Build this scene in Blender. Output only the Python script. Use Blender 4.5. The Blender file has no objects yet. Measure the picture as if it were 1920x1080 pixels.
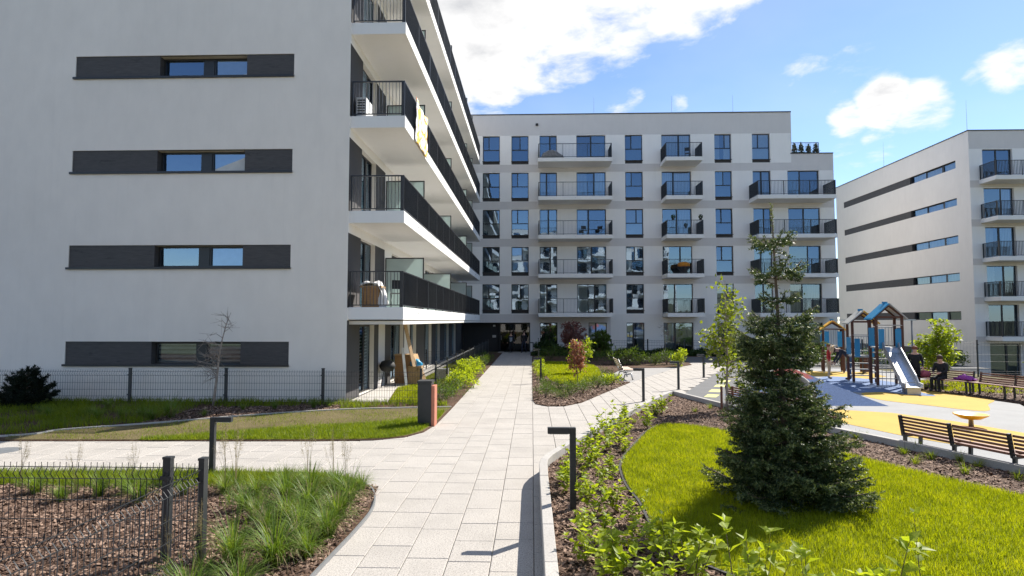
import bpy, bmesh, math, random
import numpy as np
from mathutils import Vector, Matrix, Euler

rng = np.random.default_rng(7)
random.seed(7)
scene = bpy.context.scene
COL = scene.collection
R = math.radians

# ------------------------------------------------------------------ camera
cam_d = bpy.data.cameras.new("camera")
cam = bpy.data.objects.new("camera", cam_d)
COL.objects.link(cam)
cam.location = (0, 0, 2.5)
cam.rotation_euler = (R(90 + 3.0363), 0, R(1.8402))
cam_d.sensor_width = 36.0
cam_d.lens = 1150 / 1920 * 36.0
cam_d.clip_start = 0.05
cam_d.clip_end = 3000
scene.camera = cam

# ------------------------------------------------------------------ light
SUN = Vector((0.82, 0.80, 1.02)).normalized()
EXPOSURE = 1.55
sun_el = math.asin(SUN.z)
sun_az = math.atan2(SUN.x, SUN.y)
sd = bpy.data.lights.new("sun", 'SUN')
sd.energy = 3.1
sd.angle = R(0.53)
sd.color = (1.0, 0.94, 0.845)
so = bpy.data.objects.new("sun", sd)
COL.objects.link(so)
so.location = (30, 30, 40)
so.rotation_euler = SUN.to_track_quat('Z', 'Y').to_euler()

world = bpy.data.worlds.new("World")
scene.world = world
world.use_nodes = True
wt = world.node_tree
wt.nodes.clear()


def wn(kind, **kw):
    n = wt.nodes.new(kind)
    for k, v in kw.items():
        setattr(n, k, v)
    return n


def wl(a, b):
    wt.links.new(a, b)


def wmath(op, a, b=None, c=None, clamp=False):
    n = wn('ShaderNodeMath', operation=op, use_clamp=clamp)
    for i, v in enumerate((a, b, c)):
        if v is None:
            continue
        if isinstance(v, (int, float)):
            n.inputs[i].default_value = v
        else:
            wl(v, n.inputs[i])
    return n.outputs[0]


sky = wn('ShaderNodeTexSky', sky_type='NISHITA', sun_disc=False)
sky.sun_elevation = sun_el
sky.sun_rotation = sun_az
sky.altitude = 100
sky.air_density = 0.8
sky.dust_density = 0.1
sky.ozone_density = 3.2
tc = wn('ShaderNodeTexCoord')
nrm = wn('ShaderNodeVectorMath', operation='NORMALIZE')
wl(tc.outputs['Generated'], nrm.inputs[0])
DIR = nrm.outputs[0]
sep = wn('ShaderNodeSeparateXYZ')
wl(DIR, sep.inputs[0])
# a flat cloud deck seen in perspective: direction / (height + small offset)
den = wmath('ADD', wmath('MAXIMUM', sep.outputs[2], 0.0), 0.22)
comb = wn('ShaderNodeCombineXYZ')
wl(wmath('DIVIDE', sep.outputs[0], den), comb.inputs[0])
wl(wmath('DIVIDE', sep.outputs[1], den), comb.inputs[1])
wl(wmath('MULTIPLY', sep.outputs[2], 1.2), comb.inputs[2])


def wnoise(vec, scale, detail, rough, off=(0, 0, 0), dist=0.0):
    m = wn('ShaderNodeMapping')
    m.inputs['Location'].default_value = off
    wl(vec, m.inputs[0])
    n = wn('ShaderNodeTexNoise')
    n.inputs['Scale'].default_value = scale
    n.inputs['Detail'].default_value = detail
    n.inputs['Roughness'].default_value = rough
    n.inputs['Distortion'].default_value = dist
    wl(m.outputs[0], n.inputs['Vector'])
    return n.outputs['Fac']


shape = wnoise(comb.outputs[0], 2.1, 9.0, 0.58, (3.1, 1.7, 0.4), 0.25)
fine = wnoise(comb.outputs[0], 9.0, 6.0, 0.62, (7.0, 2.0, 1.0), 0.3)
density = wmath('ADD', wmath('MULTIPLY', shape, 0.72), wmath('MULTIPLY', fine, 0.28))


def pix_dir(px, py):
    p = math.atan(61 / 1150); a = R(1.8402)
    F = np.array([-math.sin(a) * math.cos(p), math.cos(a) * math.cos(p), math.sin(p)])
    Rr = np.array([math.cos(a), math.sin(a), 0]); U = np.cross(Rr, F)
    d = F * 1150 + Rr * (px - 960) + U * (540 - py)
    return d / np.linalg.norm(d)


# cumulus heaps: compass bearings of the clouds, radius in degrees, weight
HEAPS = [(pix_dir(880, -60), 11.0, .32), (pix_dir(1060, -60), 11.0, .32), (pix_dir(950, 110), 5.5, .27),
         (pix_dir(1270, -70), 7.5, .29), (pix_dir(1165, 180), 2.9, .25), (pix_dir(1100, 185), 2.2, .18),
         (pix_dir(720, 60), 11, .30), (pix_dir(1270, 196), 1.3, .2),
         (pix_dir(1660, 200), 2.3, .25), (pix_dir(1730, 212), 2.6, .25), (pix_dir(1595, 230), 1.8, .18),
         (pix_dir(1650, 272), 1.9, .22), (pix_dir(1905, 130), 2.4, .22), (pix_dir(1835, 155), 1.3, .14),
         (pix_dir(1590, 298), 2.0, .18), (np.array([.5, -.7, .5]), 13, .22), (np.array([-.6, -.6, .5]), 12, .22),
         (np.array([0, .35, .9]), 20, .26), (np.array([-.6, -.1, .8]), 18, .27), (np.array([.3, -.55, .8]), 16, .26), (np.array([-.9, .2, .6]), 14, .25), (np.array([.85, -.1, .3]), 9, .22)]  # unseen clouds, mostly overhead, added to brighten the shaded walls
cover = None
for d, rad, w in HEAPS:
    d = d / np.linalg.norm(d)
    dt = wn('ShaderNodeVectorMath', operation='DOT_PRODUCT')
    wl(DIR, dt.inputs[0])
    dt.inputs[1].default_value = tuple(d)
    mr = wn('ShaderNodeMapRange', interpolation_type='SMOOTHSTEP')
    wl(dt.outputs['Value'], mr.inputs[0])
    mr.inputs[1].default_value = math.cos(R(rad * 1.25))
    mr.inputs[2].default_value = math.cos(R(rad * 0.35))
    mr.inputs[3].default_value = 0
    mr.inputs[4].default_value = w
    cover = mr.outputs[0] if cover is None else wmath('MAXIMUM', cover, mr.outputs[0])
cl = wmath('ADD', density, cover)
mask = wn('ShaderNodeMapRange', interpolation_type='SMOOTHSTEP')
wl(cl, mask.inputs[0])
mask.inputs[1].default_value = 0.64
mask.inputs[2].default_value = 0.80
# thin high veil so that clear sky is not a flat gradient
veil = wmath('MULTIPLY', wmath('SUBTRACT', wnoise(comb.outputs[0], 1.1, 5, .55, (1, 5, 2)), 0.47, clamp=True), 0.5)
maskv = wmath('MAXIMUM', mask.outputs[0], veil, clamp=True)
thick = wn('ShaderNodeMapRange', interpolation_type='SMOOTHSTEP')
wl(cl, thick.inputs[0])
thick.inputs[1].default_value = 0.74
thick.inputs[2].default_value = 0.98
ccol = wn('ShaderNodeMixRGB')
puff = wmath('SUBTRACT', 1.0, wmath('MULTIPLY', wmath('SUBTRACT', wnoise(comb.outputs[0], 3.4, 7, .6, (2, 9, 4), .4), .42, clamp=True), 2.6), clamp=True)
wl(wmath('MULTIPLY', thick.outputs[0], puff), ccol.inputs[0])
ccol.inputs[1].default_value = (5.9, 5.85, 5.8, 1)
ccol.inputs[2].default_value = (3.5, 3.55, 3.7, 1)
mixs = wn('ShaderNodeMixRGB')
wl(maskv, mixs.inputs[0])
wl(sky.outputs[0], mixs.inputs[1])
wl(ccol.outputs[0], mixs.inputs[2])
bg = wn('ShaderNodeBackground')
bg.inputs['Strength'].default_value = 0.066
wl(mixs.outputs[0], bg.inputs[0])
wo = wn('ShaderNodeOutputWorld')
wl(bg.outputs[0], wo.inputs[0])

scene.view_settings.view_transform = 'Standard'
scene.view_settings.look = 'None'
scene.view_settings.gamma = 1
scene.view_settings.exposure = EXPOSURE
scene.cycles.max_bounces = 8
scene.cycles.transparent_max_bounces = 12
scene.cycles.caustics_reflective = False
scene.cycles.caustics_refractive = False

# ------------------------------------------------------------------ materials
MATS = {}


class NT:
    def __init__(s, name):
        s.m = bpy.data.materials.new(name)
        s.m.use_nodes = True
        s.t = s.m.node_tree
        s.t.nodes.clear()
        s.out = s.n('ShaderNodeOutputMaterial')

    def n(s, k, **kw):
        x = s.t.nodes.new(k)
        for a, b in kw.items():
            setattr(x, a, b)
        return x

    def l(s, a, b):
        s.t.links.new(a, b)

    def coord(s, kind='Object'):
        if kind == 'Position':
            return s.n('ShaderNodeNewGeometry').outputs['Position']
        return s.n('ShaderNodeTexCoord').outputs[kind]

    def noise(s, vec, scale, detail=4, rough=.55, stretch=None):
        if stretch:
            m = s.n('ShaderNodeMapping')
            m.inputs['Scale'].default_value = stretch
            s.l(vec, m.inputs[0])
            vec = m.outputs[0]
        x = s.n('ShaderNodeTexNoise')
        x.inputs['Scale'].default_value = scale
        x.inputs['Detail'].default_value = detail
        x.inputs['Roughness'].default_value = rough
        s.l(vec, x.inputs['Vector'])
        return x.outputs['Fac']

    def ramp(s, fac, stops):
        r = s.n('ShaderNodeValToRGB')
        e = r.color_ramp.elements
        e[0].position, e[0].color = stops[0][0], (*stops[0][1], 1)
        e[1].position, e[1].color = stops[-1][0], (*stops[-1][1], 1)
        for p, c in stops[1:-1]:
            q = e.new(p)
            q.color = (*c, 1)
        s.l(fac, r.inputs[0])
        return r.outputs[0]

    def mix(s, fac, a, b, mode='MIX'):
        x = s.n('ShaderNodeMixRGB', blend_type=mode)
        for i, v in ((0, fac), (1, a), (2, b)):
            if isinstance(v, (int, float)):
                x.inputs[i].default_value = v
            elif isinstance(v, tuple):
                x.inputs[i].default_value = (*v, 1)
            else:
                s.l(v, x.inputs[i])
        return x.outputs[0]

    def math(s, op, a, b=None):
        x = s.n('ShaderNodeMath', operation=op)
        for i, v in ((0, a), (1, b)):
            if v is None:
                continue
            if isinstance(v, (int, float)):
                x.inputs[i].default_value = v
            else:
                s.l(v, x.inputs[i])
        return x.outputs[0]

    def bump(s, h, strength=.3, dist=.01):
        b = s.n('ShaderNodeBump')
        b.inputs['Strength'].default_value = strength
        b.inputs['Distance'].default_value = dist
        s.l(h, b.inputs['Height'])
        return b.outputs[0]

    def pbr(s, color, rough=.7, metal=0, spec=.5, normal=None, ior=None):
        p = s.n('ShaderNodeBsdfPrincipled')
        if isinstance(color, tuple):
            p.inputs['Base Color'].default_value = (*color, 1)
        else:
            s.l(color, p.inputs['Base Color'])
        if isinstance(rough, (int, float)):
            p.inputs['Roughness'].default_value = rough
        else:
            s.l(rough, p.inputs['Roughness'])
        p.inputs['Metallic'].default_value = metal
        p.inputs['Specular IOR Level'].default_value = spec
        if ior:
            p.inputs['IOR'].default_value = ior
        if normal is not None:
            s.l(normal, p.inputs['Normal'])
        return p.outputs[0]

    def done(s, sh):
        s.l(sh, s.out.inputs['Surface'])
        MATS[s.m.name] = s.m
        return s.m


def vary(c, k):
    return tuple(max(0, min(1, v * k)) for v in c)


def plaster(name, c, var=.08):
    t = NT(name)
    P = t.coord('Position')
    big = t.noise(P, .35, 3)
    mid = t.noise(P, 2.2, 5, .6, (1, 1, .5))
    f = t.mix(.5, big, mid)
    col = t.ramp(f, [(.3, vary(c, 1 - var)), (.7, vary(c, 1 + var * .6))])
    streak = t.noise(P, 1.5, 4, .6, (3.0, 3.0, .12))
    col = t.mix(t.ramp(streak, [(.55, (0, 0, 0)), (.85, (.16, .16, .16))]), col, vary(c, .72))
    grain = t.noise(P, 260, 3, .7)
    return t.done(t.pbr(col, .92, spec=.2, normal=t.bump(grain, .25, .004)))


def simple(name, c, rough=.5, metal=0, var=.1, scale=6, bump=.0, spec=.5, rnd=0):
    t = NT(name)
    P = t.coord('Object')
    f = t.noise(P, scale, 5, .6)
    col = t.ramp(f, [(.3, vary(c, 1 - var)), (.7, vary(c, 1 + var))])
    if rnd:
        oi = t.n('ShaderNodeObjectInfo')
        hv = t.n('ShaderNodeHueSaturation')
        t.l(col, hv.inputs['Color'])
        mr = t.n('ShaderNodeMapRange')
        t.l(oi.outputs['Random'], mr.inputs[0])
        mr.inputs[3].default_value = 1 - rnd
        mr.inputs[4].default_value = 1 + rnd
        t.l(mr.outputs[0], hv.inputs['Value'])
        col = hv.outputs[0]
    r = t.math('ADD', t.math('MULTIPLY', t.noise(P, scale * 3, 4), .2), rough - .1)
    nm = t.bump(t.noise(P, scale * 12, 4, .7), bump, .004) if bump else None
    return t.done(t.pbr(col, r, metal, spec, nm))


plaster('plaster_gable', (.84, .79, .725), .07)
plaster('plaster_white', (.92, .89, .85), .04)
plaster('plaster_grey', (.70, .665, .64), .05)
plaster('plaster_right', (.86, .825, .775), .05)
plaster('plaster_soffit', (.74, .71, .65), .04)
plaster('slab_white', (.82, .81, .79), .03)
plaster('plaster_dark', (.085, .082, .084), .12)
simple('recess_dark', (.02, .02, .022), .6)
t = NT('band_panel')
P = t.coord('Position')
f = t.noise(P, 1.0, 5, .65, (3, 3, 22))
g = t.noise(P, .9, 6, .7, (2, 2, 7))
col = t.ramp(f, [(.3, (.058, .055, .056)), (.62, (.082, .078, .078)), (.8, (.1, .095, .093))])
col = t.mix(t.ramp(g, [(.6, (0, 0, 0)), (.68, (.8, .8, .8))]), col, (.04, .038, .04))
t.done(t.pbr(col, .65, spec=.35, normal=t.bump(f, .25, .01)))
simple('anthracite', (.028, .030, .034), .42, .0, .12, 8)
simple('frame_dark', (.022, .023, .026), .4)
simple('rail_dark', (.022, .024, .028), .4)
simple('wire_dark', (.035, .038, .042), .6, spec=.4)
simple('interior', (.06, .058, .055), .9)
simple('curtain', (.72, .72, .70), .9, var=.06, rnd=.3)
simple('metal_grey', (.25, .26, .27), .45, .4)
simple('galv', (.45, .46, .47), .35, .7)
simple('steel', (.62, .64, .67), .3, .85, .06, 4)
simple('white_plastic', (.75, .75, .73), .4)
simple('black_rubber', (.02, .02, .02), .7)

# window glass: reflection tinted blue for a deeper sky; the dark room shows through
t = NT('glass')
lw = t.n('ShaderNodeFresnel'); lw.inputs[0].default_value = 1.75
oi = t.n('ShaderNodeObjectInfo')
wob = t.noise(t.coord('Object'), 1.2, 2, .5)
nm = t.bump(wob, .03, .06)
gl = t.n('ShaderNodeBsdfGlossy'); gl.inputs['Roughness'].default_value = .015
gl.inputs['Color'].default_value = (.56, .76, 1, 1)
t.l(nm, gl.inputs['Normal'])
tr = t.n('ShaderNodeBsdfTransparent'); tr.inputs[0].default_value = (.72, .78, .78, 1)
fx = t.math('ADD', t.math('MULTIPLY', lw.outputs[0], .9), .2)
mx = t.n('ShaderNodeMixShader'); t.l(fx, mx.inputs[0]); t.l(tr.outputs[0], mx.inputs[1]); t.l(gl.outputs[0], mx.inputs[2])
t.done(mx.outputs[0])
t = NT('glass_door')
lw = t.n('ShaderNodeFresnel'); lw.inputs[0].default_value = 1.45
gl = t.n('ShaderNodeBsdfGlossy'); gl.inputs['Roughness'].default_value = .02
tr = t.n('ShaderNodeBsdfTransparent'); tr.inputs[0].default_value = (.25, .28, .28, 1)
mx = t.n('ShaderNodeMixShader'); t.l(t.math('ADD', lw.outputs[0], .03), mx.inputs[0]); t.l(tr.outputs[0], mx.inputs[1]); t.l(gl.outputs[0], mx.inputs[2])
t.done(mx.outputs[0])
t = NT('frosted_glass')
gd = t.n('ShaderNodeBsdfDiffuse'); gd.inputs[0].default_value = (.58, .66, .64, 1)
gt = t.n('ShaderNodeBsdfTranslucent'); gt.inputs[0].default_value = (.62, .72, .70, 1)
mx = t.n('ShaderNodeMixShader'); mx.inputs[0].default_value = .5
t.l(gd.outputs[0], mx.inputs[1]); t.l(gt.outputs[0], mx.inputs[2])
gg = t.n('ShaderNodeBsdfGlossy'); gg.inputs['Roughness'].default_value = .25
m2 = t.n('ShaderNodeMixShader'); m2.inputs[0].default_value = .08
t.l(mx.outputs[0], m2.inputs[1]); t.l(gg.outputs[0], m2.inputs[2])
t.done(m2.outputs[0])


def stone(name, c, speck=.5, rnd=.07, scale=140):
    t = NT(name)
    P = t.coord('Position')
    a = t.noise(P, scale, 3, .8)
    b = t.noise(P, 1.3, 4, .6)
    col = t.ramp(a, [(.32, vary(c, 1 - speck)), (.47, c), (.62, vary(c, 1 + speck * .35))])
    col = t.mix(t.ramp(b, [(.42, (0, 0, 0)), (.75, (.42, .42, .42))]), col, vary(c, .68))
    d = t.noise(P, 5.5, 6, .7)
    col = t.mix(t.ramp(d, [(.60, (0, 0, 0)), (.74, (.4, .4, .4))]), col, vary(c, .6))
    oi = t.n('ShaderNodeObjectInfo')
    hv = t.n('ShaderNodeHueSaturation'); t.l(col, hv.inputs['Color'])
    mr = t.n('ShaderNodeMapRange'); t.l(oi.outputs['Random'], mr.inputs[0])
    mr.inputs[3].default_value = 1 - rnd; mr.inputs[4].default_value = 1 + rnd
    t.l(mr.outputs[0], hv.inputs['Value'])
    return t.done(t.pbr(hv.outputs[0], .85, spec=.25, normal=t.bump(a, .35, .003)))


stone('granite_slab', (.405, .378, .345), .75, .035, 62)
stone('concrete_kerb', (.42, .40, .375), .3, .05, 60)
stone('joint_sand', (.13, .12, .105), .4, 0, 80)
stone('concrete_light', (.50, .475, .44), .25, .05, 60)
stone('asphalt', (.12, .12, .12), .35, 0, 120)
stone('plaza_grey', (.33, .32, .31), .3, 0, 90)
stone('rubber_grey', (.30, .30, .297), .25, 0, 110)
stone('rubber_dark', (.145, .147, .15), .3, 0, 110)
stone('rubber_yellow', (.50, .33, .06), .22, 0, 110)
stone('rubber_blue', (.13, .20, .36), .7, 0, 46)
stone('rubber_red', (.50, .13, .11), .3, 0, 90)
stone('paint_yellow', (.62, .60, .25), .2, 0, 60)


def soil(name, c1, c2, c3, scale=26, bump=.8):
    t = NT(name)
    P = t.coord('Position')
    v = t.n('ShaderNodeTexVoronoi'); v.inputs['Scale'].default_value = scale
    t.l(P, v.inputs['Vector'])
    b = t.noise(P, scale * .7, 5, .7)
    big = t.noise(P, .9, 3)
    f = t.math('ADD', t.math('MULTIPLY', v.outputs['Distance'], .4), t.math('MULTIPLY', b, .8))
    col = t.ramp(f, [(.3, c1), (.55, c2), (.8, c3)])
    col = t.mix(t.ramp(big, [(.4, (0, 0, 0)), (.7, (.45, .45, .45))]), col, c1)
    return t.done(t.pbr(col, .95, spec=.15, normal=t.bump(f, bump, .03)))


soil('mulch', (.025, .015, .010), (.085, .05, .033), (.18, .115, .08))
soil('seeded_soil', (.06, .05, .02), (.125, .102, .045), (.20, .16, .085), 34, .6)
soil('bare_ground', (.06, .05, .03), (.12, .11, .05), (.19, .17, .09), 12, .4)
soil('turf', (.09, .11, .008), (.16, .19, .012), (.22, .24, .02), 60, .5)


def leafmat(name, c, trans=.5, var=.35, spec=.3, yellow=None, tcol=None, hue=.02):
    t = NT(name)
    P = t.coord('Position')
    f = t.noise(P, 3.0, 4, .65)
    g = t.noise(P, 60, 2, .6)
    fm = t.mix(.45, f, g)
    a = vary(c, 1 - var)
    b = yellow if yellow else vary(c, 1 + var)
    col = t.ramp(fm, [(.33, a), (.5, c), (.67, b)])
    pr = t.pbr(col, .5, spec=spec)
    tl = t.n('ShaderNodeBsdfTranslucent')
    tcx = t.mix(1.0, col, tcol if tcol else (1.25, 1.15, .45), 'MULTIPLY')
    t.l(tcx, tl.inputs[0])
    mx = t.n('ShaderNodeMixShader'); mx.inputs[0].default_value = trans
    t.l(pr, mx.inputs[1]); t.l(tl.outputs[0], mx.inputs[2])
    return t.done(mx.outputs[0])


leafmat('grass_lawn', (.27, .33, .010), .5, .38, .2, (.44, .45, .03), (1.4, 1.3, .4))
leafmat('grass_verge', (.17, .235, .018), .5, .3, .2, (.28, .31, .03), (1.3, 1.25, .5))
leafmat('grass_tussock', (.125, .215, .03), .45, .5, .4, (.27, .34, .08))
leafmat('grass_dry', (.30, .25, .13), .4, .3, .2, (.4, .34, .2), (1, 1, 1))
leafmat('needle_green', (.045, .082, .026), .2, .5, .5, (.12, .165, .055), (1.1, 1.1, .6))
leafmat('needle_tip', (.21, .25, .10), .3, .4, .5, (.27, .29, .14), (1, 1, .6))  # pale new growth, with sunlit highlights also put into this colour
leafmat('needle_dark', (.012, .02, .011), .1, .4, .2, (.025, .035, .02))
leafmat('leaf_bright', (.28, .37, .03), .55, .3, .35, (.44, .49, .06), (1.4, 1.3, .5))
leafmat('leaf_birch', (.20, .27, .02), .5, .3, .35, (.34, .38, .05))
leafmat('leaf_mid', (.085, .15, .025), .45, .35, .35, (.15, .21, .04))
leafmat('leaf_deep', (.03, .065, .015), .35, .4, .35, (.06, .10, .025))
leafmat('leaf_grey', (.10, .125, .055), .35, .35, .3, (.18, .2, .09))
leafmat('leaf_copper', (.32, .15, .09), .45, .4, .3, (.48, .27, .17), (1.2, .9, .8))
leafmat('leaf_purple', (.24, .115, .10), .4, .4, .3, (.38, .22, .18), (1.1, .9, .9))
simple('bark', (.13, .095, .07), .9, 0, .35, 14, .6)
simple('bark_pale', (.34, .28, .23), .85, 0, .3, 14, .4)
simple('bark_chip', (.10, .057, .037), .9, 0, .5, 40)
simple('bark_chip_pale', (.27, .18, .13), .9, 0, .35, 40)


def wood(name, c, var=.3, rnd=.15, stretch=(2, 30, 30), rough=.6):
    t = NT(name)
    P = t.coord('Object')
    f = t.noise(P, 1.4, 6, .65, stretch)
    col = t.ramp(f, [(.3, vary(c, 1 - var)), (.7, vary(c, 1 + var))])
    oi = t.n('ShaderNodeObjectInfo')
    hv = t.n('ShaderNodeHueSaturation'); t.l(col, hv.inputs['Color'])
    mr = t.n('ShaderNodeMapRange'); t.l(oi.outputs['Random'], mr.inputs[0])
    mr.inputs[3].default_value = 1 - rnd; mr.inputs[4].default_value = 1 + rnd
    t.l(mr.outputs[0], hv.inputs['Value'])
    return t.done(t.pbr(hv.outputs[0], rough, spec=.3, normal=t.bump(f, .2, .004)))


wood('wood_bench', (.20, .085, .055))
wood('wood_pale', (.55, .45, .36), .15)
wood('wood_post', (.10, .045, .032))
wood('wood_box', (.40, .22, .095), .2, .1)
wood('wood_plank', (.55, .36, .19), .2)
simple('cardboard', (.42, .27, .14), .85)
simple('copper_panel', (.52, .20, .125), .55, .2, .1, 3)
simple('play_blue', (.02, .24, .48), .4, 0, .06)
simple('play_yellow', (.80, .42, .03), .4, 0, .06)
simple('play_grey', (.40, .40, .38), .6)
simple('tarp', (.30, .29, .27), .7, 0, .3, 5, .3)
simple('cushion_orange', (.75, .28, .02), .8)
simple('blue_bag', (.02, .28, .50), .45)
simple('white_cloth', (.78, .77, .75), .85, 0, .06, 3, .2)
simple('skin', (.55, .33, .25), .6)
simple('cloth_black', (.015, .015, .018), .9)
simple('cloth_navy', (.02, .025, .045), .85)
simple('cloth_jeans', (.05, .10, .20), .9)
simple('cloth_red', (.45, .03, .03), .85)
simple('cloth_beige', (.50, .36, .22), .9)
simple('cloth_purple', (.28, .05, .30), .8)
simple('cloth_pink', (.60, .15, .2), .8)
simple('cloth_grey', (.3, .3, .31), .9)
simple('hair_brown', (.06, .03, .018), .7)
simple('hair_red', (.20, .07, .035), .7)
simple('terracotta', (.40, .15, .08), .8)
simple('sign_grey', (.4, .4, .4), .5)
M = MATS

# ------------------------------------------------------------------ mesh helpers
class MB:
    def __init__(s):
        s.v = []
        s.f = []

    def quad(s, a, b, c, d):
        i = len(s.v)
        s.v += [a, b, c, d]
        s.f.append((i, i + 1, i + 2, i + 3))

    def box(s, x0, x1, y0, y1, z0, z1):
        i = len(s.v)
        s.v += [(x0, y0, z0), (x1, y0, z0), (x1, y1, z0), (x0, y1, z0), (x0, y0, z1), (x1, y0, z1), (x1, y1, z1), (x0, y1, z1)]
        s.f += [(i, i + 3, i + 2, i + 1), (i + 4, i + 5, i + 6, i + 7), (i, i + 1, i + 5, i + 4), (i + 1, i + 2, i + 6, i + 5),
                (i + 2, i + 3, i + 7, i + 6), (i + 3, i, i + 4, i + 7)]
        return s

    def bar(s, a, b, w, h, up=(0, 0, 1)):
        a, b = Vector(a), Vector(b)
        d = (b - a).normalized()
        up = Vector(up)
        if abs(d.dot(up)) > .98:
            up = Vector((0, 1, 0))
        x = d.cross(up).normalized()
        y = x.cross(d).normalized()
        i = len(s.v)
        for p in (a, b):
            for sx, sy in ((-1, -1), (1, -1), (1, 1), (-1, 1)):
                s.v.append(tuple(p + x * sx * w / 2 + y * sy * h / 2))
        s.f += [(i, i + 1, i + 2, i + 3), (i + 7, i + 6, i + 5, i + 4)]
        for k in range(4):
            s.f.append((i + k, i + 4 + k, i + 4 + (k + 1) % 4, i + (k + 1) % 4))
        return s

    def tube(s, pts, rad, n=6, cap=True):
        pts = [Vector(p) for p in pts]
        if isinstance(rad, (int, float)):
            rad = [rad] * len(pts)
        i0 = len(s.v)
        ref = Vector((.31, .17, .93))
        for k, p in enumerate(pts):
            d = (pts[min(k + 1, len(pts) - 1)] - pts[max(k - 1, 0)]).normalized()
            x = d.cross(ref)
            if x.length < .05:
                x = d.cross(Vector((1, 0, 0)))
            x.normalize()
            y = d.cross(x)
            for j in range(n):
                a = 2 * math.pi * j / n
                s.v.append(tuple(p + (x * math.cos(a) + y * math.sin(a)) * rad[k]))
        for k in range(len(pts) - 1):
            for j in range(n):
                a = i0 + k * n + j
                b = i0 + k * n + (j + 1) % n
                s.f.append((a, b, b + n, a + n))
        if cap:
            s.f.append(tuple(i0 + j for j in range(n))[::-1])
            s.f.append(tuple(i0 + (len(pts) - 1) * n + j for j in range(n)))
        return s

    def prism(s, pts, z0, z1):
        """closed outline (counter clockwise) between z0 and z1"""
        n = len(pts)
        i = len(s.v)
        s.v += [(p[0], p[1], z0) for p in pts] + [(p[0], p[1], z1) for p in pts]
        s.f.append(tuple(i + n + k for k in range(n)))
        s.f.append(tuple(i + k for k in range(n))[::-1])
        for k in range(n):
            s.f.append((i + k, i + (k + 1) % n, i + n + (k + 1) % n, i + n + k))
        return s

    def lathe(s, c, prof, n=16):
        i = len(s.v)
        for r, z in prof:
            for j in range(n):
                a = 2 * math.pi * j / n
                s.v.append((c[0] + r * math.cos(a), c[1] + r * math.sin(a), c[2] + z))
        for k in range(len(prof) - 1):
            for j in range(n):
                a = i + k * n + j
                b = i + k * n + (j + 1) % n
                s.f.append((a, b, b + n, a + n))
        s.f.append(tuple(i + j for j in range(n))[::-1])
        s.f.append(tuple(i + (len(prof) - 1) * n + j for j in range(n)))
        return s

    def mesh(s, name, off=(0, 0, 0)):
        me = bpy.data.meshes.new(name)
        v = [(a - off[0], b - off[1], c - off[2]) for a, b, c in s.v] if any(off) else s.v
        me.from_pydata(v, [], s.f)
        me.update()
        return me

    def build(s, name, mat, parent=None, world=True, smooth=False, bevel=0, fix=True):
        off = wloc(parent) if (parent and world) else (0, 0, 0)
        me = s.mesh(name, off)
        if fix:
            fixn(me)
        return link(name, me, mat, parent, smooth, bevel)


def fixn(me):
    bm = bmesh.new()
    bm.from_mesh(me)
    bmesh.ops.recalc_face_normals(bm, faces=bm.faces)
    bm.to_mesh(me)
    bm.free()


def wloc(o):
    v = Vector((0, 0, 0))
    while o:
        v += o.location
        o = o.parent
    return tuple(v)


def link(name, me, mat, parent=None, smooth=False, bevel=0):
    o = bpy.data.objects.new(name, me)
    COL.objects.link(o)
    mats = mat if isinstance(mat, (list, tuple)) else [mat]
    if not me.materials:
        for m in mats:
            me.materials.append(M[m] if isinstance(m, str) else m)
    if parent:
        o.parent = parent
    if smooth:
        me.polygons.foreach_set('use_smooth', [True] * len(me.polygons))
    if bevel:
        b = o.modifiers.new('bevel', 'BEVEL')
        b.width = bevel
        b.segments = 2
        b.limit_method = 'ANGLE'
    return o


def tag(o, label, cat, group=None):
    o['label'] = label
    o['category'] = cat
    if group:
        o['group'] = group
    return o


def thing(name, label, cat, loc=(0, 0, 0), rz=0, group=None):
    o = bpy.data.objects.new(name, None)
    COL.objects.link(o)
    o.location = loc
    o.rotation_euler = (0, 0, rz)
    o.empty_display_size = .2
    return tag(o, label, cat, group)


def structure(o):
    o['kind'] = 'structure'
    return o


def stuff(o, label=None, cat=None):
    o['kind'] = 'stuff'
    if label:
        tag(o, label, cat)
    return o


def copy_tree(root, loc, rz=0, label=None, scale=None):
    def cp(o, par):
        c = o.copy()
        COL.objects.link(c)
        c.parent = par
        for ch in o.children:
            cp(ch, c)
        return c
    c = cp(root, None)
    c.location = loc
    c.rotation_euler = (0, 0, rz)
    if scale:
        c.scale = (scale,) * 3 if isinstance(scale, (int, float)) else scale
    if label:
        c['label'] = label
    return c


def npmesh(name, V, T, mat_idx=None):
    """V (n,3), T (m,3) triangles"""
    me = bpy.data.meshes.new(name)
    V = np.asarray(V, dtype=np.float32)
    T = np.asarray(T, dtype=np.int32)
    me.vertices.add(len(V))
    me.vertices.foreach_set('co', V.ravel())
    me.loops.add(T.size)
    me.loops.foreach_set('vertex_index', T.ravel())
    me.polygons.add(len(T))
    me.polygons.foreach_set('loop_start', np.arange(0, T.size, 3, dtype=np.int32))
    if mat_idx is not None:
        me.polygons.foreach_set('material_index', np.asarray(mat_idx, dtype=np.int32))
    me.update(calc_edges=True)
    return me


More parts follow.
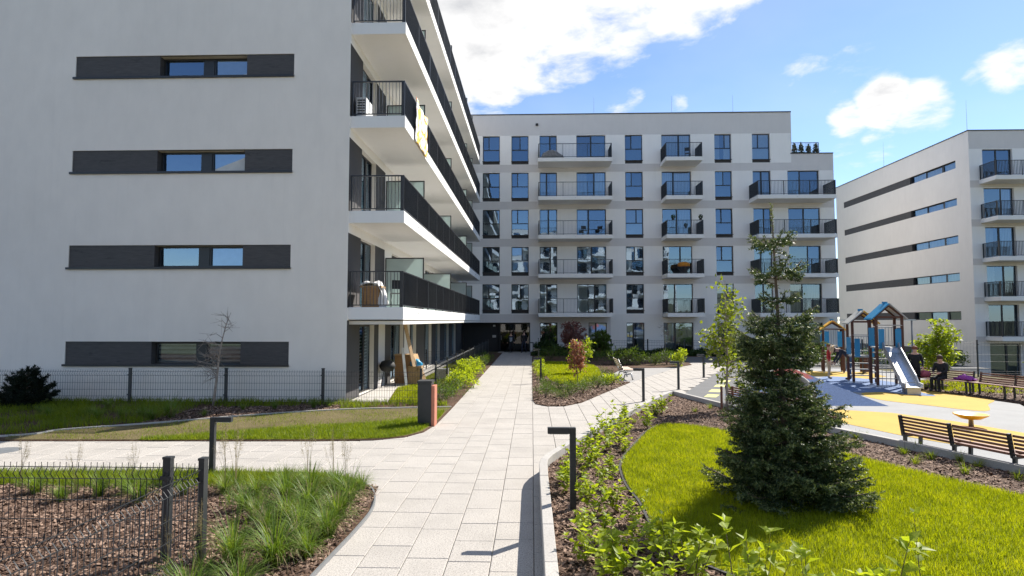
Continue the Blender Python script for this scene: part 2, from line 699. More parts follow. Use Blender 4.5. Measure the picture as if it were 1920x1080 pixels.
def spline(pts, k=6, closed=True):
    pts = [np.array(p, float) for p in pts]
    n = len(pts)
    out = []
    rngk = range(n if closed else n - 1)
    for i in rngk:
        p0 = pts[(i - 1) % n] if closed or i > 0 else pts[i]
        p1 = pts[i]
        p2 = pts[(i + 1) % n]
        p3 = pts[(i + 2) % n] if closed or i + 2 < n else p2
        for j in range(k):
            t = j / k
            out.append(tuple(.5 * ((2 * p1) + (p2 - p0) * t + (2 * p0 - 5 * p1 + 4 * p2 - p3) * t * t + (3 * p1 - p0 - 3 * p2 + p3) * t ** 3)))
    if not closed:
        out.append(tuple(pts[-1]))
    return out


def inpoly(P, poly):
    x, y = P[:, 0], P[:, 1]
    r = np.zeros(len(P), bool)
    n = len(poly)
    j = n - 1
    for i in range(n):
        xi, yi = poly[i][0], poly[i][1]
        xj, yj = poly[j][0], poly[j][1]
        c = ((yi > y) != (yj > y)) & (x < (xj - xi) * (y - yi) / (yj - yi + 1e-12) + xi)
        r ^= c
        j = i
    return r


def scatter(poly, density, holes=(), maxn=400000):
    a = np.array(poly)[:, :2]
    lo, hi = a.min(0), a.max(0)
    n = int(min(maxn, density * (hi - lo).prod()))
    P = lo + rng.random((n, 2)) * (hi - lo)
    k = inpoly(P, poly)
    for h in holes:
        k &= ~inpoly(P, h)
    return P[k]


def in_view(P, margin=.12):
    """keep only points that a camera near this spot could see"""
    a = R(1.84)
    dx = P[:, 0] * math.cos(a) + P[:, 1] * math.sin(a)
    dy = -P[:, 0] * math.sin(a) + P[:, 1] * math.cos(a)
    return (dy > 1.5) & (np.abs(dx) < dy * (.835 + margin) + 1.0)


def outline_sheet(name, poly, z, mat, depth=.06, parent=None):
    m = MB().prism(poly, z - depth, z)
    o = m.build(name, mat, parent)
    return o


# ------------------------------------------------------------------ ground
def gz(x):
    t = min(1, max(0, (x - 20.5) / 10.5))
    return -.05 - 1.6 * t * t * (3 - 2 * t)


xs = [-900, -300, -120, -60, -30, -10, 0, 10, 18, 20.5, 22, 23.5, 25, 26.5, 28, 29.5, 31, 34, 40, 60, 120, 300, 900]
ys = [-900, -300, -100, -40, -10, 0, 10, 20, 30, 40, 50, 60, 80, 120, 200, 400, 900]
g = MB()
for y in ys:
    for x in xs:
        g.v.append((x, y, gz(x)))
nx = len(xs)
for j in range(len(ys) - 1):
    for i in range(nx - 1):
        a = j * nx + i
        g.f.append((a, a + 1, a + 1 + nx, a + nx))
structure(g.build('ground', 'bare_ground'))

# outlines (metres; x to the right, y away from the camera)
GARDEN = [(-34, 12.5), (-11, 12.52), (-7.7, 12.62), (-4.4, 12.72), (-3.3, 12.85), (-2.72, 13.2), (-2.42, 13.8), (-2.3, 14.9), (-2.27, 17.6),
          (-2.27, 47.6), (-5.55, 47.6), (-5.55, 18.9), (-34, 18.75)]
FRONT_BED = [(-34, 9.9), (-8.7, 9.9), (-6.1, 9.98), (-3.9, 9.97), (-3.4, 9.9), (-2.85, 9.62), (-2.45, 9.2), (-2.24, 8.7), (-2.13, 8.1), (-2.12, 7.3),
             (-2.16, 6.2), (-2.2, 4.5), (-2.2, .3), (-34, .3)]
ISLAND = [(0.03, 43), (0.03, 29), (0.04, 19.3), (.12, 18.5), (.45, 18.05), (.95, 18.08), (1.5, 18.85), (2.42, 21.2), (3.5, 23.9), (3.95, 25.0), (3.55, 25.5), (3.5, 28.2),
          (4.2, 30.6), (5.2, 32.5), (7.6, 33.0), (9.0, 35.0), (9.3, 37.0), (9.3, 43)]
KERB_LINE = [(.17, .5), (.17, 4.0), (.17, 7.5), (.17, 9.0), (.2, 9.8), (.42, 10.5), (1.1, 12.2), (2.5, 15.4), (3.7, 18.0), (4.3, 19.25)]
KERB_FAR = [(4.38, 19.3), (5.0, 16.6), (5.55, 14.6), (6.1, 13.0), (6.75, 11.3), (7.5, 9.1), (8.4, 6.3), (9.6, 2.5)]
RBED = [(.2, .5), (.2, 9.0), (.23, 9.8), (.45, 10.5), (1.13, 12.2), (2.53, 15.4), (4.3, 19.2), (4.95, 16.6), (5.5, 14.6), (6.05, 13.0), (6.7, 11.3), (7.45, 9.1), (8.35, 6.3), (9.5, 2.5), (9.5, .5)]
RLAWN = spline([(1.47, 10.13), (1.95, 11.6), (2.55, 13.2), (3.1, 13.75), (3.9, 13.1), (4.7, 11.9), (5.3, 11.0), (5.75, 9.75), (6.4, 8.3), (7.1, 6.6), (7.6, 4.6), (6.5, 3.2), (4.0, 3.4),
                (2.5, 4.9), (1.75, 5.8), (1.45, 6.4), (1.36, 7.0), (1.38, 7.9), (1.34, 8.9)], 6)
LAWN_LOBE = spline([(-8.2, 12.66), (-7.3, 13.2), (-6.4, 13.75), (-5.0, 14.4), (-3.8, 14.85), (-2.9, 15.7), (-2.42, 16.9), (-2.36, 15.2), (-2.5, 13.9), (-2.78, 13.28), (-3.3, 12.95), (-4.4, 12.82), (-6.3, 12.74)], 5)
EDGE = [(-16, 11.6), (-11.3, 12.9), (-10.6, 13.7), (-9.0, 14.7), (-7.55, 15.8), (-5.8, 16.8), (-4.45, 17.25), (-2.3, 17.62)]
SIDE_LAWN = [(-4.35, 18.75), (-3.42, 18.6), (-3.42, 46), (-4.6, 46), (-4.6, 23.4), (-4.9, 22.4)]
FRONT_LAWN = spline([(-20, 9.8), (-8.7, 9.84), (-6, 9.92), (-3.9, 9.9), (-3.3, 9.82), (-2.75, 9.5), (-2.5, 9.1), (-3.2, 9.0), (-4.6, 9.15), (-6.5, 9.05), (-9, 9.2), (-20, 9.2)], 4)
ISLE_LAWN = spline([(.75, 36.5), (2.0, 36.6), (3.05, 36.2), (3.4, 32.6), (3.2, 28.5), (2.85, 26.1), (1.82, 24.0), (1.1, 24.2), (.75, 26), (.62, 29.3), (.62, 33)], 5)

# ---- the paved path: slabs, each a piece of its own near by
pathbase = structure(MB().prism([(-40, 9), (-2.5, 9), (-2.5, .3), (.3, .3), (.3, 9), (1, 11), (4.7, 19), (6, 22), (11, 33), (11, 37.5), (9, 37.5), (7, 33), (3.3, 25), (0, 20), (0, 49.2), (-2.5, 49.2), (-2.5, 14), (-40, 14)], -.045, -.018).build('path', 'joint_sand'))


def slab_mesh(w, l):
    b = .006
    h = .05
    m = MB()
    x, y = w / 2 - .0035, l / 2 - .0035
    m.v = [(-x, -y, -h), (x, -y, -h), (x, y, -h), (-x, y, -h), (-x, -y, -b), (x, -y, -b), (x, y, -b), (-x, y, -b),
           (-x + b, -y + b, 0), (x - b, -y + b, 0), (x - b, y - b, 0), (-x + b, y - b, 0)]
    for k in range(4):
        n = (k + 1) % 4
        m.f += [(k, n, n + 4, k + 4), (k + 4, n + 4, n + 8, k + 8)]
    m.f.append((8, 9, 10, 11))
    return m


SW = .45
BRANCH = [(-.3, 8.2), (.35, 8.2), (.6, 10.6), (4.6, 19.3), (5.6, 22.3), (9.1, 30.5), (10.4, 33.0), (10.8, 37), (9.0, 37), (7.7, 33.2), (3.7, 25.8), (.9, 19.2), (-.3, 18.2)]
slabs = []
ncol0, ncol1 = int(-19 / SW), int(11 / SW)
for c in range(ncol0, ncol1):
    x = c * SW + .02 + SW / 2
    y = 3.0 + (0 if c % 2 else .38) + random.random() * .3
    while y < 49:
        l = .6 if random.random() < .55 else .9
        slabs.append((x, y + l / 2, l))
        y += l
SA = np.array(slabs)
Pm = SA[:, :2]
keep = ((Pm[:, 0] > -2.7) & (Pm[:, 0] < .3)) | ((Pm[:, 1] > 9.4) & (Pm[:, 1] < 13.4) & (Pm[:, 0] < .3)) | inpoly(Pm, BRANCH)
keep |= (Pm[:, 0] > -3.7) & (Pm[:, 0] < .3) & (Pm[:, 1] > 8.3) & (Pm[:, 1] < 14.6)
for poly in (GARDEN, FRONT_BED, ISLAND, RBED):
    shr = np.array(poly)
    inside = np.ones(len(Pm), bool)
    for dx, dy in ((-.2, -.4), (.2, -.4), (.2, .4), (-.2, .4), (0, 0)):
        inside &= inpoly(Pm + (dx, dy), poly)
    keep &= ~inside
keep &= in_view(Pm, .25)
SA = SA[keep]
order = np.argsort(SA[:, 0] ** 2 + SA[:, 1] ** 2)
SA = SA[order]
sm = {.6: slab_mesh(SW, .6).mesh('slab_short'), .9: slab_mesh(SW, .9).mesh('slab_long')}
for me in sm.values():
    me.materials.append(M['granite_slab'])
for x, y, l in SA[:300]:
    o = bpy.data.objects.new('paving_slab', sm[round(l, 1)])
    COL.objects.link(o)
    o.parent = pathbase
    o.location = (x, y, random.uniform(-.0015, .0015))
    o.rotation_euler = (random.uniform(-.002, .002), random.uniform(-.002, .002), 0)
far = MB()
for x, y, l in SA[300:]:
    q = slab_mesh(SW, l)
    i = len(far.v)
    dz = random.uniform(-.0015, .0015)
    far.v += [(a + x, b + y, c + dz) for a, b, c in q.v]
    far.f += [tuple(k + i for k in f) for f in q.f]
stuff(far.build('far_paving', 'granite_slab', pathbase, fix=False))

# drain cover in the cross path
dc = MB().lathe((-10.2, 11.6, .001), [(.33, -.01), (.33, .006), (.29, .008), (.0, .008)], 24)
tag(dc.build('manhole_cover', 'metal_grey'), 'round rusty manhole cover in the paved cross path', 'manhole cover')

structure(outline_sheet('garden_bed', GARDEN, .018, 'mulch'))
structure(outline_sheet('front_bed', FRONT_BED, .02, 'mulch'))
structure(outline_sheet('island_bed', ISLAND, .02, 'mulch'))
structure(outline_sheet('raised_bed', RBED, .19, 'mulch', .3))
seed = EDGE + [(-2.32, 16.9), (-2.36, 14.9), (-2.46, 13.8), (-2.76, 13.22), (-3.3, 12.88), (-4.4, 12.76), (-7.7, 12.66), (-11, 12.56), (-16, 12.5)][0:]
SEED = [(-11.2, 12.92)] + EDGE[2:] + [(-2.33, 16.9), (-2.36, 14.9), (-2.46, 13.8), (-2.76, 13.24), (-3.3, 12.9), (-4.4, 12.78), (-7.7, 12.68), (-11, 12.6)]
structure(outline_sheet('seeded_strip', SEED, .026, 'seeded_soil', .02))
structure(outline_sheet('lawn_lobe', LAWN_LOBE, .032, 'turf', .03))
structure(outline_sheet('side_lawn', SIDE_LAWN, .03, 'turf', .03))
structure(outline_sheet('front_lawn', FRONT_LAWN, .03, 'turf', .03))
structure(outline_sheet('island_lawn', ISLE_LAWN, .035, 'turf', .03))
structure(outline_sheet('raised_lawn', RLAWN, .215, 'turf', .05))


def strip(name, pts, w, z0, z1, mat, label=None, cat=None, k=6):
    P = [np.array(p) for p in spline(pts, k, False)]
    L, Rr = [], []
    for i, p in enumerate(P):
        d = P[min(i + 1, len(P) - 1)] - P[max(i - 1, 0)]
        d /= np.linalg.norm(d)
        n = np.array([-d[1], d[0]])
        L.append(p + n * w / 2)
        Rr.append(p - n * w / 2)
    return MB().prism([tuple(p) for p in Rr + L[::-1]], z0, z1)


def kerb_run(name, pts, w, z0, z1, mat, step, label):
    """a kerb laid from separate concrete units"""
    P = np.array(spline(pts, 14, False))
    s = np.concatenate([[0], np.cumsum(np.linalg.norm(np.diff(P, axis=0), axis=1))])
    root = thing(name, label, 'kerb', (*pts[0], z0))
    n = int(s[-1] / step)
    for i in range(n):
        a, b = i * s[-1] / n + .003, (i + 1) * s[-1] / n - .003
        ts = np.linspace(a, b, 4)
        px = np.interp(ts, s, P[:, 0]); py = np.interp(ts, s, P[:, 1])
        pr = strip('kerb_stone', list(zip(px, py)), w, z0, z1 + random.uniform(-.002, .002), mat, k=2)
        pr.build('kerb_stone', mat, root, bevel=.008)
    return root


kerb_run('bed_kerb', KERB_LINE, .12, -.1, .33, 'concrete_kerb', 1.0, 'pale concrete kerb wall between the main path and the raised mulch bed')
kerb_run('playground_kerb', KERB_FAR, .11, -.1, .33, 'concrete_kerb', 1.0, 'concrete kerb between the raised mulch bed and the playground')
tag(strip('lawn_edging', EDGE, .05, -.02, .055, '').build('lawn_edging', 'concrete_light'), 'thin pale edging between grassy verge and brown seeded strip', 'edging')
tag(strip('bed_edging', [(-8, 9.96), (-6.1, 10.02), (-3.9, 10.01), (-3.4, 9.94), (-2.82, 9.65), (-2.42, 9.22), (-2.21, 8.7), (-2.1, 8.1), (-2.09, 7.3), (-2.13, 6.2), (-2.17, 4.5)], .022, -.02, .042, '').build('bed_edging', 'metal_grey'),
    'thin dark metal edging around the ornamental grass bed in front', 'edging')
tag(strip('lawn_border', RLAWN[::4][:0] + [(2.9, 4.5), (1.72, 5.78), (1.42, 6.38), (1.33, 7.0), (1.35, 7.9), (1.31, 8.9), (1.44, 10.15), (1.92, 11.65), (2.52, 13.25), (3.1, 13.8), (3.95, 13.15), (4.75, 11.95), (5.35, 11.05)], .03, .1, .225, '').build('lawn_border', 'black_rubber'),
    'black flexible border strip around the bright raised lawn', 'edging')

# paved terrace along the near block
terr = structure(MB().prism([(-5.6, 18.72), (-4.4, 18.72), (-4.95, 22.4), (-4.65, 23.4), (-4.65, 46), (-5.6, 46)], -.02, .04).build('terrace', 'concrete_light'))
structure(outline_sheet('plaza', [(3.6, 25.5), (4.0, 25.1), (4.3, 25.8), (7.7, 33.0), (5.2, 32.45), (4.25, 30.6), (3.55, 28.2)], .004, 'plaza_grey', .03))
structure(outline_sheet('service_road', [(9.0, 35.0), (10.6, 35.0), (12, 33), (24, 33), (24, 43), (9.2, 43)], -.006, 'asphalt', .03))
structure(outline_sheet('cycle_training_track', [(4.4, 19.4), (5.62, 22.3), (9.1, 30.4), (10.5, 32.9), (13.5, 32.9), (9.6, 25.0), (6.9, 18.5), (5.1, 16.7)], .002, 'rubber_dark', .03))
structure(outline_sheet('playground_floor', [(5.15, 16.6), (6.0, 13.5), (6.8, 11.4), (7.6, 9.1), (8.5, 6.3), (14, 6.3), (14.5, 12), (13.6, 17.1), (14.6, 19.0), (14.3, 21), (13.9, 23.0), (14.4, 24.9), (17.5, 27.5), (17.5, 32.8), (13.5, 32.85), (9.65, 25.0), (6.95, 18.5)], -.002, 'rubber_grey', .03))
structure(outline_sheet('yellow_field', [(7.1, 18.1), (8.0, 17.95), (9.75, 17.1), (10.5, 15.7), (10.95, 14.15), (11.2, 11.5), (9.3, 11.3), (8.1, 13.6), (7.5, 15.7)], .004, 'rubber_yellow', .01))
structure(outline_sheet('yellow_field', spline([(11.37, 21.7), (12.6, 22.2), (14.3, 24.3), (14.6, 22.8), (14.7, 20.3), (13.6, 18.9), (12.5, 17.5), (11.67, 18.65), (10.97, 20.0)], 4), .004, 'rubber_yellow', .01))
structure(outline_sheet('blue_field', spline([(11.3, 22.0), (12.2, 22.05), (12.74, 21.2), (13.37, 20.9), (13.6, 22.2), (14.6, 24.8), (14.3, 27.0), (13.3, 28.0), (12.0, 26.5), (10.8, 24.0)], 4), .009, 'rubber_blue', .014))
structure(outline_sheet('yellow_field', [(12.5, 28.2), (13.3, 28.1), (14.4, 27.0), (15.8, 28), (16.3, 30.5), (13.5, 31.0)], .004, 'rubber_yellow', .01))
for i, (x, y) in enumerate([(7.95, 25.7), (7.22, 23.9), (6.55, 22.25), (5.98, 20.75), (8.75, 27.5)]):
    d = np.array([.42, .91]); n = np.array([.91, -.42]); c = np.array([x, y])
    q = [tuple(c + d * a * .42 + n * b * .19) for a, b in ((-1, 1), (1, 1), (1, -1), (-1, -1))]
    structure(outline_sheet('track_marking', q[::-1], .006, 'paint_yellow', .006))
# beds behind the right hand benches
structure(outline_sheet('bench_bed', [(14.45, 24.9), (14.0, 23.0), (14.4, 21), (14.7, 19.0), (13.7, 17.2), (16.5, 15), (20, 16), (20.4, 27), (17.4, 27.3)], .02, 'mulch', .06))
structure(outline_sheet('hedge_bed', [(-.1, 43.4), (24, 43.4), (24, 49.2), (-.1, 49.2)], .01, 'mulch', .06))

# ------------------------------------------------------------------ buildings
MAPS = {'S': lambda b: (lambda u, z, d: (u, b + d, z)),
        'E': lambda b: (lambda u, z, d: (b - d, u, z)),
        'N': lambda b: (lambda u, z, d: (u, b - d, z)),
        'W': lambda b: (lambda u, z, d: (b + d, u, z))}


def facade(parent, kind, base, u0, u1, z0, z1, holes, matf, cuts_u=(), cuts_z=(), rev=.22, revmat='plaster_white', voids=()):
    """a wall with openings, split by colour; openings get reveals"""
    mp = MAPS[kind](base)
    us = sorted({u0, u1, *cuts_u, *[h[0] for h in holes], *[h[1] for h in holes], *[v[0] for v in voids], *[v[1] for v in voids]})
    zs = sorted({z0, z1, *cuts_z, *[h[2] for h in holes], *[h[3] for h in holes], *[v[2] for v in voids], *[v[3] for v in voids]})
    us = [u for u in us if u0 <= u <= u1]
    zs = [z for z in zs if z0 <= z <= z1]
    parts = {}
    allh = list(holes) + list(voids)
    for i in range(len(us) - 1):
        for j in range(len(zs) - 1):
            uc, zc = (us[i] + us[i + 1]) / 2, (zs[j] + zs[j + 1]) / 2
            if any(h[0] < uc < h[1] and h[2] < zc < h[3] for h in allh):
                continue
            m = parts.setdefault(matf(uc, zc), MB())
            m.quad(mp(us[i], zs[j], 0), mp(us[i + 1], zs[j], 0), mp(us[i + 1], zs[j + 1], 0), mp(us[i], zs[j + 1], 0))
    for k, m in parts.items():
        for piece in islands(m):
            piece.build('wall' if 'dark' not in k else 'dark_wall_panel', k, parent, fix=False)
    for h in holes:
        a, b, c, d = h[:4]
        r = h[4] if len(h) > 4 else rev
        if r <= 0:
            continue
        rv = MB()
        rv.v = [mp(a, c, 0), mp(a, d, 0), mp(b, d, 0), mp(b, c, 0), mp(a, c, r), mp(a, d, r), mp(b, d, r), mp(b, c, r)]
        rv.f = [(0, 1, 5, 4), (1, 2, 6, 5), (2, 3, 7, 6), (3, 0, 4, 7)]
        rv.build('window_reveal', revmat, parent, fix=False)


def islands(m):
    """weld shared corners and split into connected pieces"""
    idx, V, F = {}, [], []
    for f in m.f:
        q = []
        for i in f:
            key = tuple(round(c, 4) for c in m.v[i])
            if key not in idx:
                idx[key] = len(V)
                V.append(m.v[i])
            q.append(idx[key])
        F.append(tuple(q))
    par = list(range(len(V)))

    def find(i):
        while par[i] != i:
            par[i] = par[par[i]]
            i = par[i]
        return i
    for f in F:
        for i in f[1:]:
            par[find(i)] = find(f[0])
    out = {}
    for f in F:
        out.setdefault(find(f[0]), []).append(f)
    res = []
    for fs in out.values():
        p = MB()
        mpx = {}
        for f in fs:
            q = []
            for i in f:
                if i not in mpx:
                    mpx[i] = len(p.v)
                    p.v.append(V[i])
                q.append(mpx[i])
            p.f.append(tuple(q))
        res.append(p)
    return res


WCACHE = {}


def wparts(style, w, h):
    """local: x across, y inward, z up"""
    key = (style, round(w, 2), round(h, 2))
    if key in WCACHE:
        return WCACHE[key]
    fw = .055
    fr = MB()
    op = []  # openings
    sp = None
    zb = 0
    if style[0] == 'A':
        zb = .27
        sp = MB().box(.01, w - .01, -.05, .03, 0, zb - .01)
        sp.box(-.03, w + .03, -.23, .02, zb - .03, zb)
    fr.box(0, fw, 0, .07, zb, h).box(w - fw, w, 0, .07, zb, h).box(fw, w - fw, 0, .07, h - fw, h).box(fw, w - fw, 0, .07, zb, zb + fw)
    if style[0] == 'A':
        tz = zb + (h - zb) * .46
        mu = w * (.36 if style == 'A1' else .62 if style == 'A2' else .5)
        fr.box(fw, w - fw, .002, .068, tz - .035, tz + .035)
        fr.box(mu - .04, mu + .04, .002, .068, tz + .035, h - fw)
        op = [(fw, w - fw, zb + fw, tz - .035), (fw, mu - .04, tz + .035, h - fw), (mu + .04, w - fw, tz + .035, h - fw)]
    elif style[0] == 'D':
        mu = w * (.6 if style == 'D1' else .4 if style == 'D2' else .5)
        fr.box(mu - .06, mu + .06, .002, .068, fw, h - fw)
        op = [(fw, mu - .06, fw, h - fw), (mu + .06, w - fw, fw, h - fw)]
    elif style[0] == 'B':   # low band window
        a, b = w * .46, w * .585
        fr.box(a, b, .002, .068, fw, h - fw)
        fr.box(b + .03, b + .06, -.015, .068, fw, h - fw)
        op = [(fw, a, fw, h - fw), (b + .06, w - fw, fw, h - fw)]
    elif style[0] == 'R':   # three lights
        a, b = w * .34, w * .70
        fr.box(a - .05, a + .05, .002, .068, fw, h - fw).box(b - .12, b + .12, .002, .068, fw, h - fw)
        op = [(fw, a - .05, fw, h - fw), (a + .05, b - .12, fw, h - fw), (b + .12, w - fw, fw, h - fw)]
    fm = fr.mesh('window_frame')
    fixn(fm)
    fm.materials.append(M['frame_dark'])
    pm = []
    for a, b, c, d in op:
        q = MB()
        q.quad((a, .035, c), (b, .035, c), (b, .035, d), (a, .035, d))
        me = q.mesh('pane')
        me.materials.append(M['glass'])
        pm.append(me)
    spm = None
    if sp:
        spm = sp.mesh('spandrel')
        spm.materials.append(M['plaster_dark'])
    cur = []
    for lo, hi in ((.03, .36), (.6, .97), (.03, .97)):
        q = MB()
        n = 14 if hi - lo < .5 else 30
        for i in range(n):
            xa, xb = w * (lo + (hi - lo) * i / n), w * (lo + (hi - lo) * (i + 1) / n)
            ya, yb = .16 + .03 * (i % 2), .16 + .03 * ((i + 1) % 2)
            q.quad((xa, ya, zb), (xb, yb, zb), (xb, yb, h - .02), (xa, ya, h - .02))
        me = q.mesh('curtain')
        me.materials.append(M['curtain'])
        cur.append(me)
    WCACHE[key] = (fm, pm, spm, cur)
    return WCACHE[key]


def window(parent, kind, base, u0, u1, z0, z1, style, inset=.2, curtain=None, name='window'):
    w, h = u1 - u0, z1 - z0
    fm, pm, spm, cur = wparts(style, w, h)
    o = bpy.data.objects.new(name, fm)
    COL.objects.link(o)
    o.parent = parent
    pl = wloc(parent)
    if kind == 'S':
        L, rz = (u0, base + inset, z0), 0
    elif kind == 'E':
        L, rz = (base - inset, u0, z0), R(90)
    elif kind == 'N':
        L, rz = (u1, base - inset, z0), R(180)
    else:
        L, rz = (base + inset, u1, z0), R(-90)
    o.location = tuple(a - b for a, b in zip(L, pl))
    o.rotation_euler = (0, 0, rz)

    def sub(n, me):
        c = bpy.data.objects.new(n, me)
        COL.objects.link(c)
        c.parent = o
        return c
    for me in pm:
        p = sub('pane', me)
        p.location.y = random.uniform(-.003, .003)
        p.rotation_euler = (random.uniform(-.012, .03), 0, random.uniform(-.012, .012))
    if spm:
        sub('spandrel_panel', spm)
    if curtain is None:
        curtain = random.choice([0, 1, 2, 3, 9, 9, 9, 9])
    if curtain == 0:
        sub('curtain', cur[0]); sub('curtain', cur[1])
    elif curtain in (1, 2, 3):
        sub('curtain', cur[curtain - 1])
    return o


RAILS = {}


def railing_mesh(L, h=1.12, post=2.0, flat=.045, th=.009, sp=.105):
    """local: runs along x from 0 to L at y=0"""
    key = (round(L, 2), h, flat)
    if key in RAILS:
        return RAILS[key]
    m = MB()
    m.box(0, L, -.028, .028, h - .035, h)
    m.box(0, L, -.02, .02, .05, .08)
    n = max(1, round(L / post))
    for i in range(n + 1):
        x = min(max(i * L / n, .02), L - .02)
        m.box(x - .02, x + .02, -.025, .025, 0, h - .036)
    k = int(L / sp)
    for i in range(1, k):
        x = i * L / k
        m.box(x - th / 2, x + th / 2, -flat / 2, flat / 2, .081, h - .036)
    me = m.mesh('railing')
    me.materials.append(M['rail_dark'])
    RAILS[key] = me
    return me


SLABS = {}


def balcony(parent, kind, base, u0, u1, z, depth, thick=.28, ends=(1, 1), screen_at=(), screen_len=None, flat=.045, rail_h=1.12):
    """a slab with railing; local x along the facade, y outward is negative"""
    L = u1 - u0
    key = (round(L, 2), depth, thick)
    if key not in SLABS:
        m = MB().box(0, L, -depth, 0, -thick, 0)
        m.box(.02, L - .02, -depth + .02, -.02, 0, .012)
        # drip groove lip below the front edge
        m.box(.03, L - .03, -depth + .03, -depth + .06, -thick - .012, -thick)
        me = m.mesh('balcony_slab')
        me.materials.append(M['slab_white'])
        SLABS[key] = me
    o = bpy.data.objects.new('balcony', SLABS[key])
    COL.objects.link(o)
    o.parent = parent
    pl = wloc(parent)
    if kind == 'S':
        Lc, rz = (u0, base, z), 0
    elif kind == 'E':
        Lc, rz = (base, u0, z), R(90)
    else:
        Lc, rz = (u1, base, z), R(180)
    o.location = tuple(a - b for a, b in zip(Lc, pl))
    o.rotation_euler = (0, 0, rz)

    def sub(n, me, loc, r=0):
        c = bpy.data.objects.new(n, me)
        COL.objects.link(c)
        c.parent = o
        c.location = loc
        c.rotation_euler = (0, 0, r)
        return c
    sub('railing', railing_mesh(L - .06, rail_h, flat=flat), (.03, -depth + .05, .012))
    if ends[0]:
        sub('railing', railing_mesh(depth - .12, rail_h, flat=flat), (.05, -depth + .085, .012), R(90))
    if ends[1]:
        sub('railing', railing_mesh(depth - .12, rail_h, flat=flat), (L - .05, -depth + .085, .012), R(90))
    sp = MB()
    sp.tube([(L * .5, -depth - .05, -thick * .45), (L * .5, -depth + .05, -thick * .45)], .018, 8)
    sub('drain_spout', sp.mesh('drain_spout'), (0, 0, 0)).data.materials.append(M['galv'])
    for su in screen_at:
        f = MB()
        sl = (screen_len or depth) - .1
        f.box(su - .02, su + .02, -sl, -.02, 1.98, 2.02).box(su - .02, su + .02, -sl, -sl + .04, .012, 1.98)
        f.box(su - .02, su + .02, -.06, -.02, .012, 1.98).box(su - .02, su + .02, -sl + .04, -.06, .05, .09)
        s = sub('privacy_screen', f.mesh('screen_frame'), (0, 0, 0))
        s.data.materials.append(M['frame_dark'])
        gq = MB().box(su - .006, su + .006, -sl + .04, -.06, .09, 1.98)
        gm = gq.mesh('frosted_pane')
        gm.materials.append(M['frosted_glass'])
        p = bpy.data.objects.new('frosted_pane', gm)
        COL.objects.link(p)
        p.parent = s
    return o


# ---- near block on the left
nb = thing('apartment_block', 'nearest apartment block at left with grey gable, dark window bands and long balconies', 'building', (-5.67, 18.68, 0))
G0, G1 = -34.0, -5.67
TOP = 19.3
holes = []
bandz = [(1.13, 1.85), (4.14, 4.85), (7.15, 7.86), (10.20, 10.90), (13.2, 13.9), (16.2, 16.9)]
for a, b in bandz:
    holes.append((-14.5, -7.46, a, b, .05))
    holes.append((-30.0, -23.0, a, b, .05))
facade(nb, 'S', 18.68, G0, G1, -.3, TOP, holes, lambda u, z: 'plaster_gable', revmat='plaster_soffit')
for i, (a, b) in enumerate(bandz):
    for off in (0, -15.52):
        x0, x1, x2, x3 = -14.5 + off, -11.78 + off, -8.98 + off, -7.46 + off
        if off and i > 3:
            continue
        for p, q in ((x0, x1), (x2, x3)):
            MB().box(p, q, 18.71, 19.05, a + .001, b - .001).build('band_panel', 'band_panel', nb)
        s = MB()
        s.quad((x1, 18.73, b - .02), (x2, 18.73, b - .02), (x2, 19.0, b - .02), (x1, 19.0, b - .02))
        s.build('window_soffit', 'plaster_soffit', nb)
        MB().box(x0 - .05, x3 + .01, 18.62, 18.72, a - .045, a + .02).build('window_sill', 'frame_dark', nb)
        MB().box(x1, x2, 18.72, 18.93, a - .04, a + .03).build('window_sill', 'frame_dark', nb)
        w = window(nb, 'S', 18.68, x1, x2, a + .031, b - .021, 'B', .25, curtain=9)
        if off == 0:
            if i == 0:
                bl = MB()
                for p, q in ((.08, 1.28), (1.72, 2.74)):
                    z = .06
                    while z < .6:
                        bl.box(p, q, .05, .07, z, z + .06 + .03 * (z > .3))
                        z += .125
                bo = bl.build('window_blind', 'curtain', w, world=False)
            else:
                MB().box(1.72, 2.74, .045, .06, .05, .65).build('window_blind', 'curtain', w, world=False)

FL = [2.9 + 3.0 * k for k in range(5)]
spans = [(20.1, 21.95), (24.6, 27.0), (28.6, 30.0), (32.4, 34.6), (36.2, 37.8), (39.9, 41.8), (43.5, 45.6)]
holes = []
for k, fz in enumerate([.02] + FL):
    for a, b in spans:
        holes.append((a, b, fz + .02, fz + 2.32))


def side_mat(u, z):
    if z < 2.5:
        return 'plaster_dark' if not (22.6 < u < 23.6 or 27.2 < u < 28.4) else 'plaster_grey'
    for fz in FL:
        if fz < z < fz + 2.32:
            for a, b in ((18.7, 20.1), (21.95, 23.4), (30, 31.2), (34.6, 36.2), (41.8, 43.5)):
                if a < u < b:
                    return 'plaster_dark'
    return 'plaster_white'


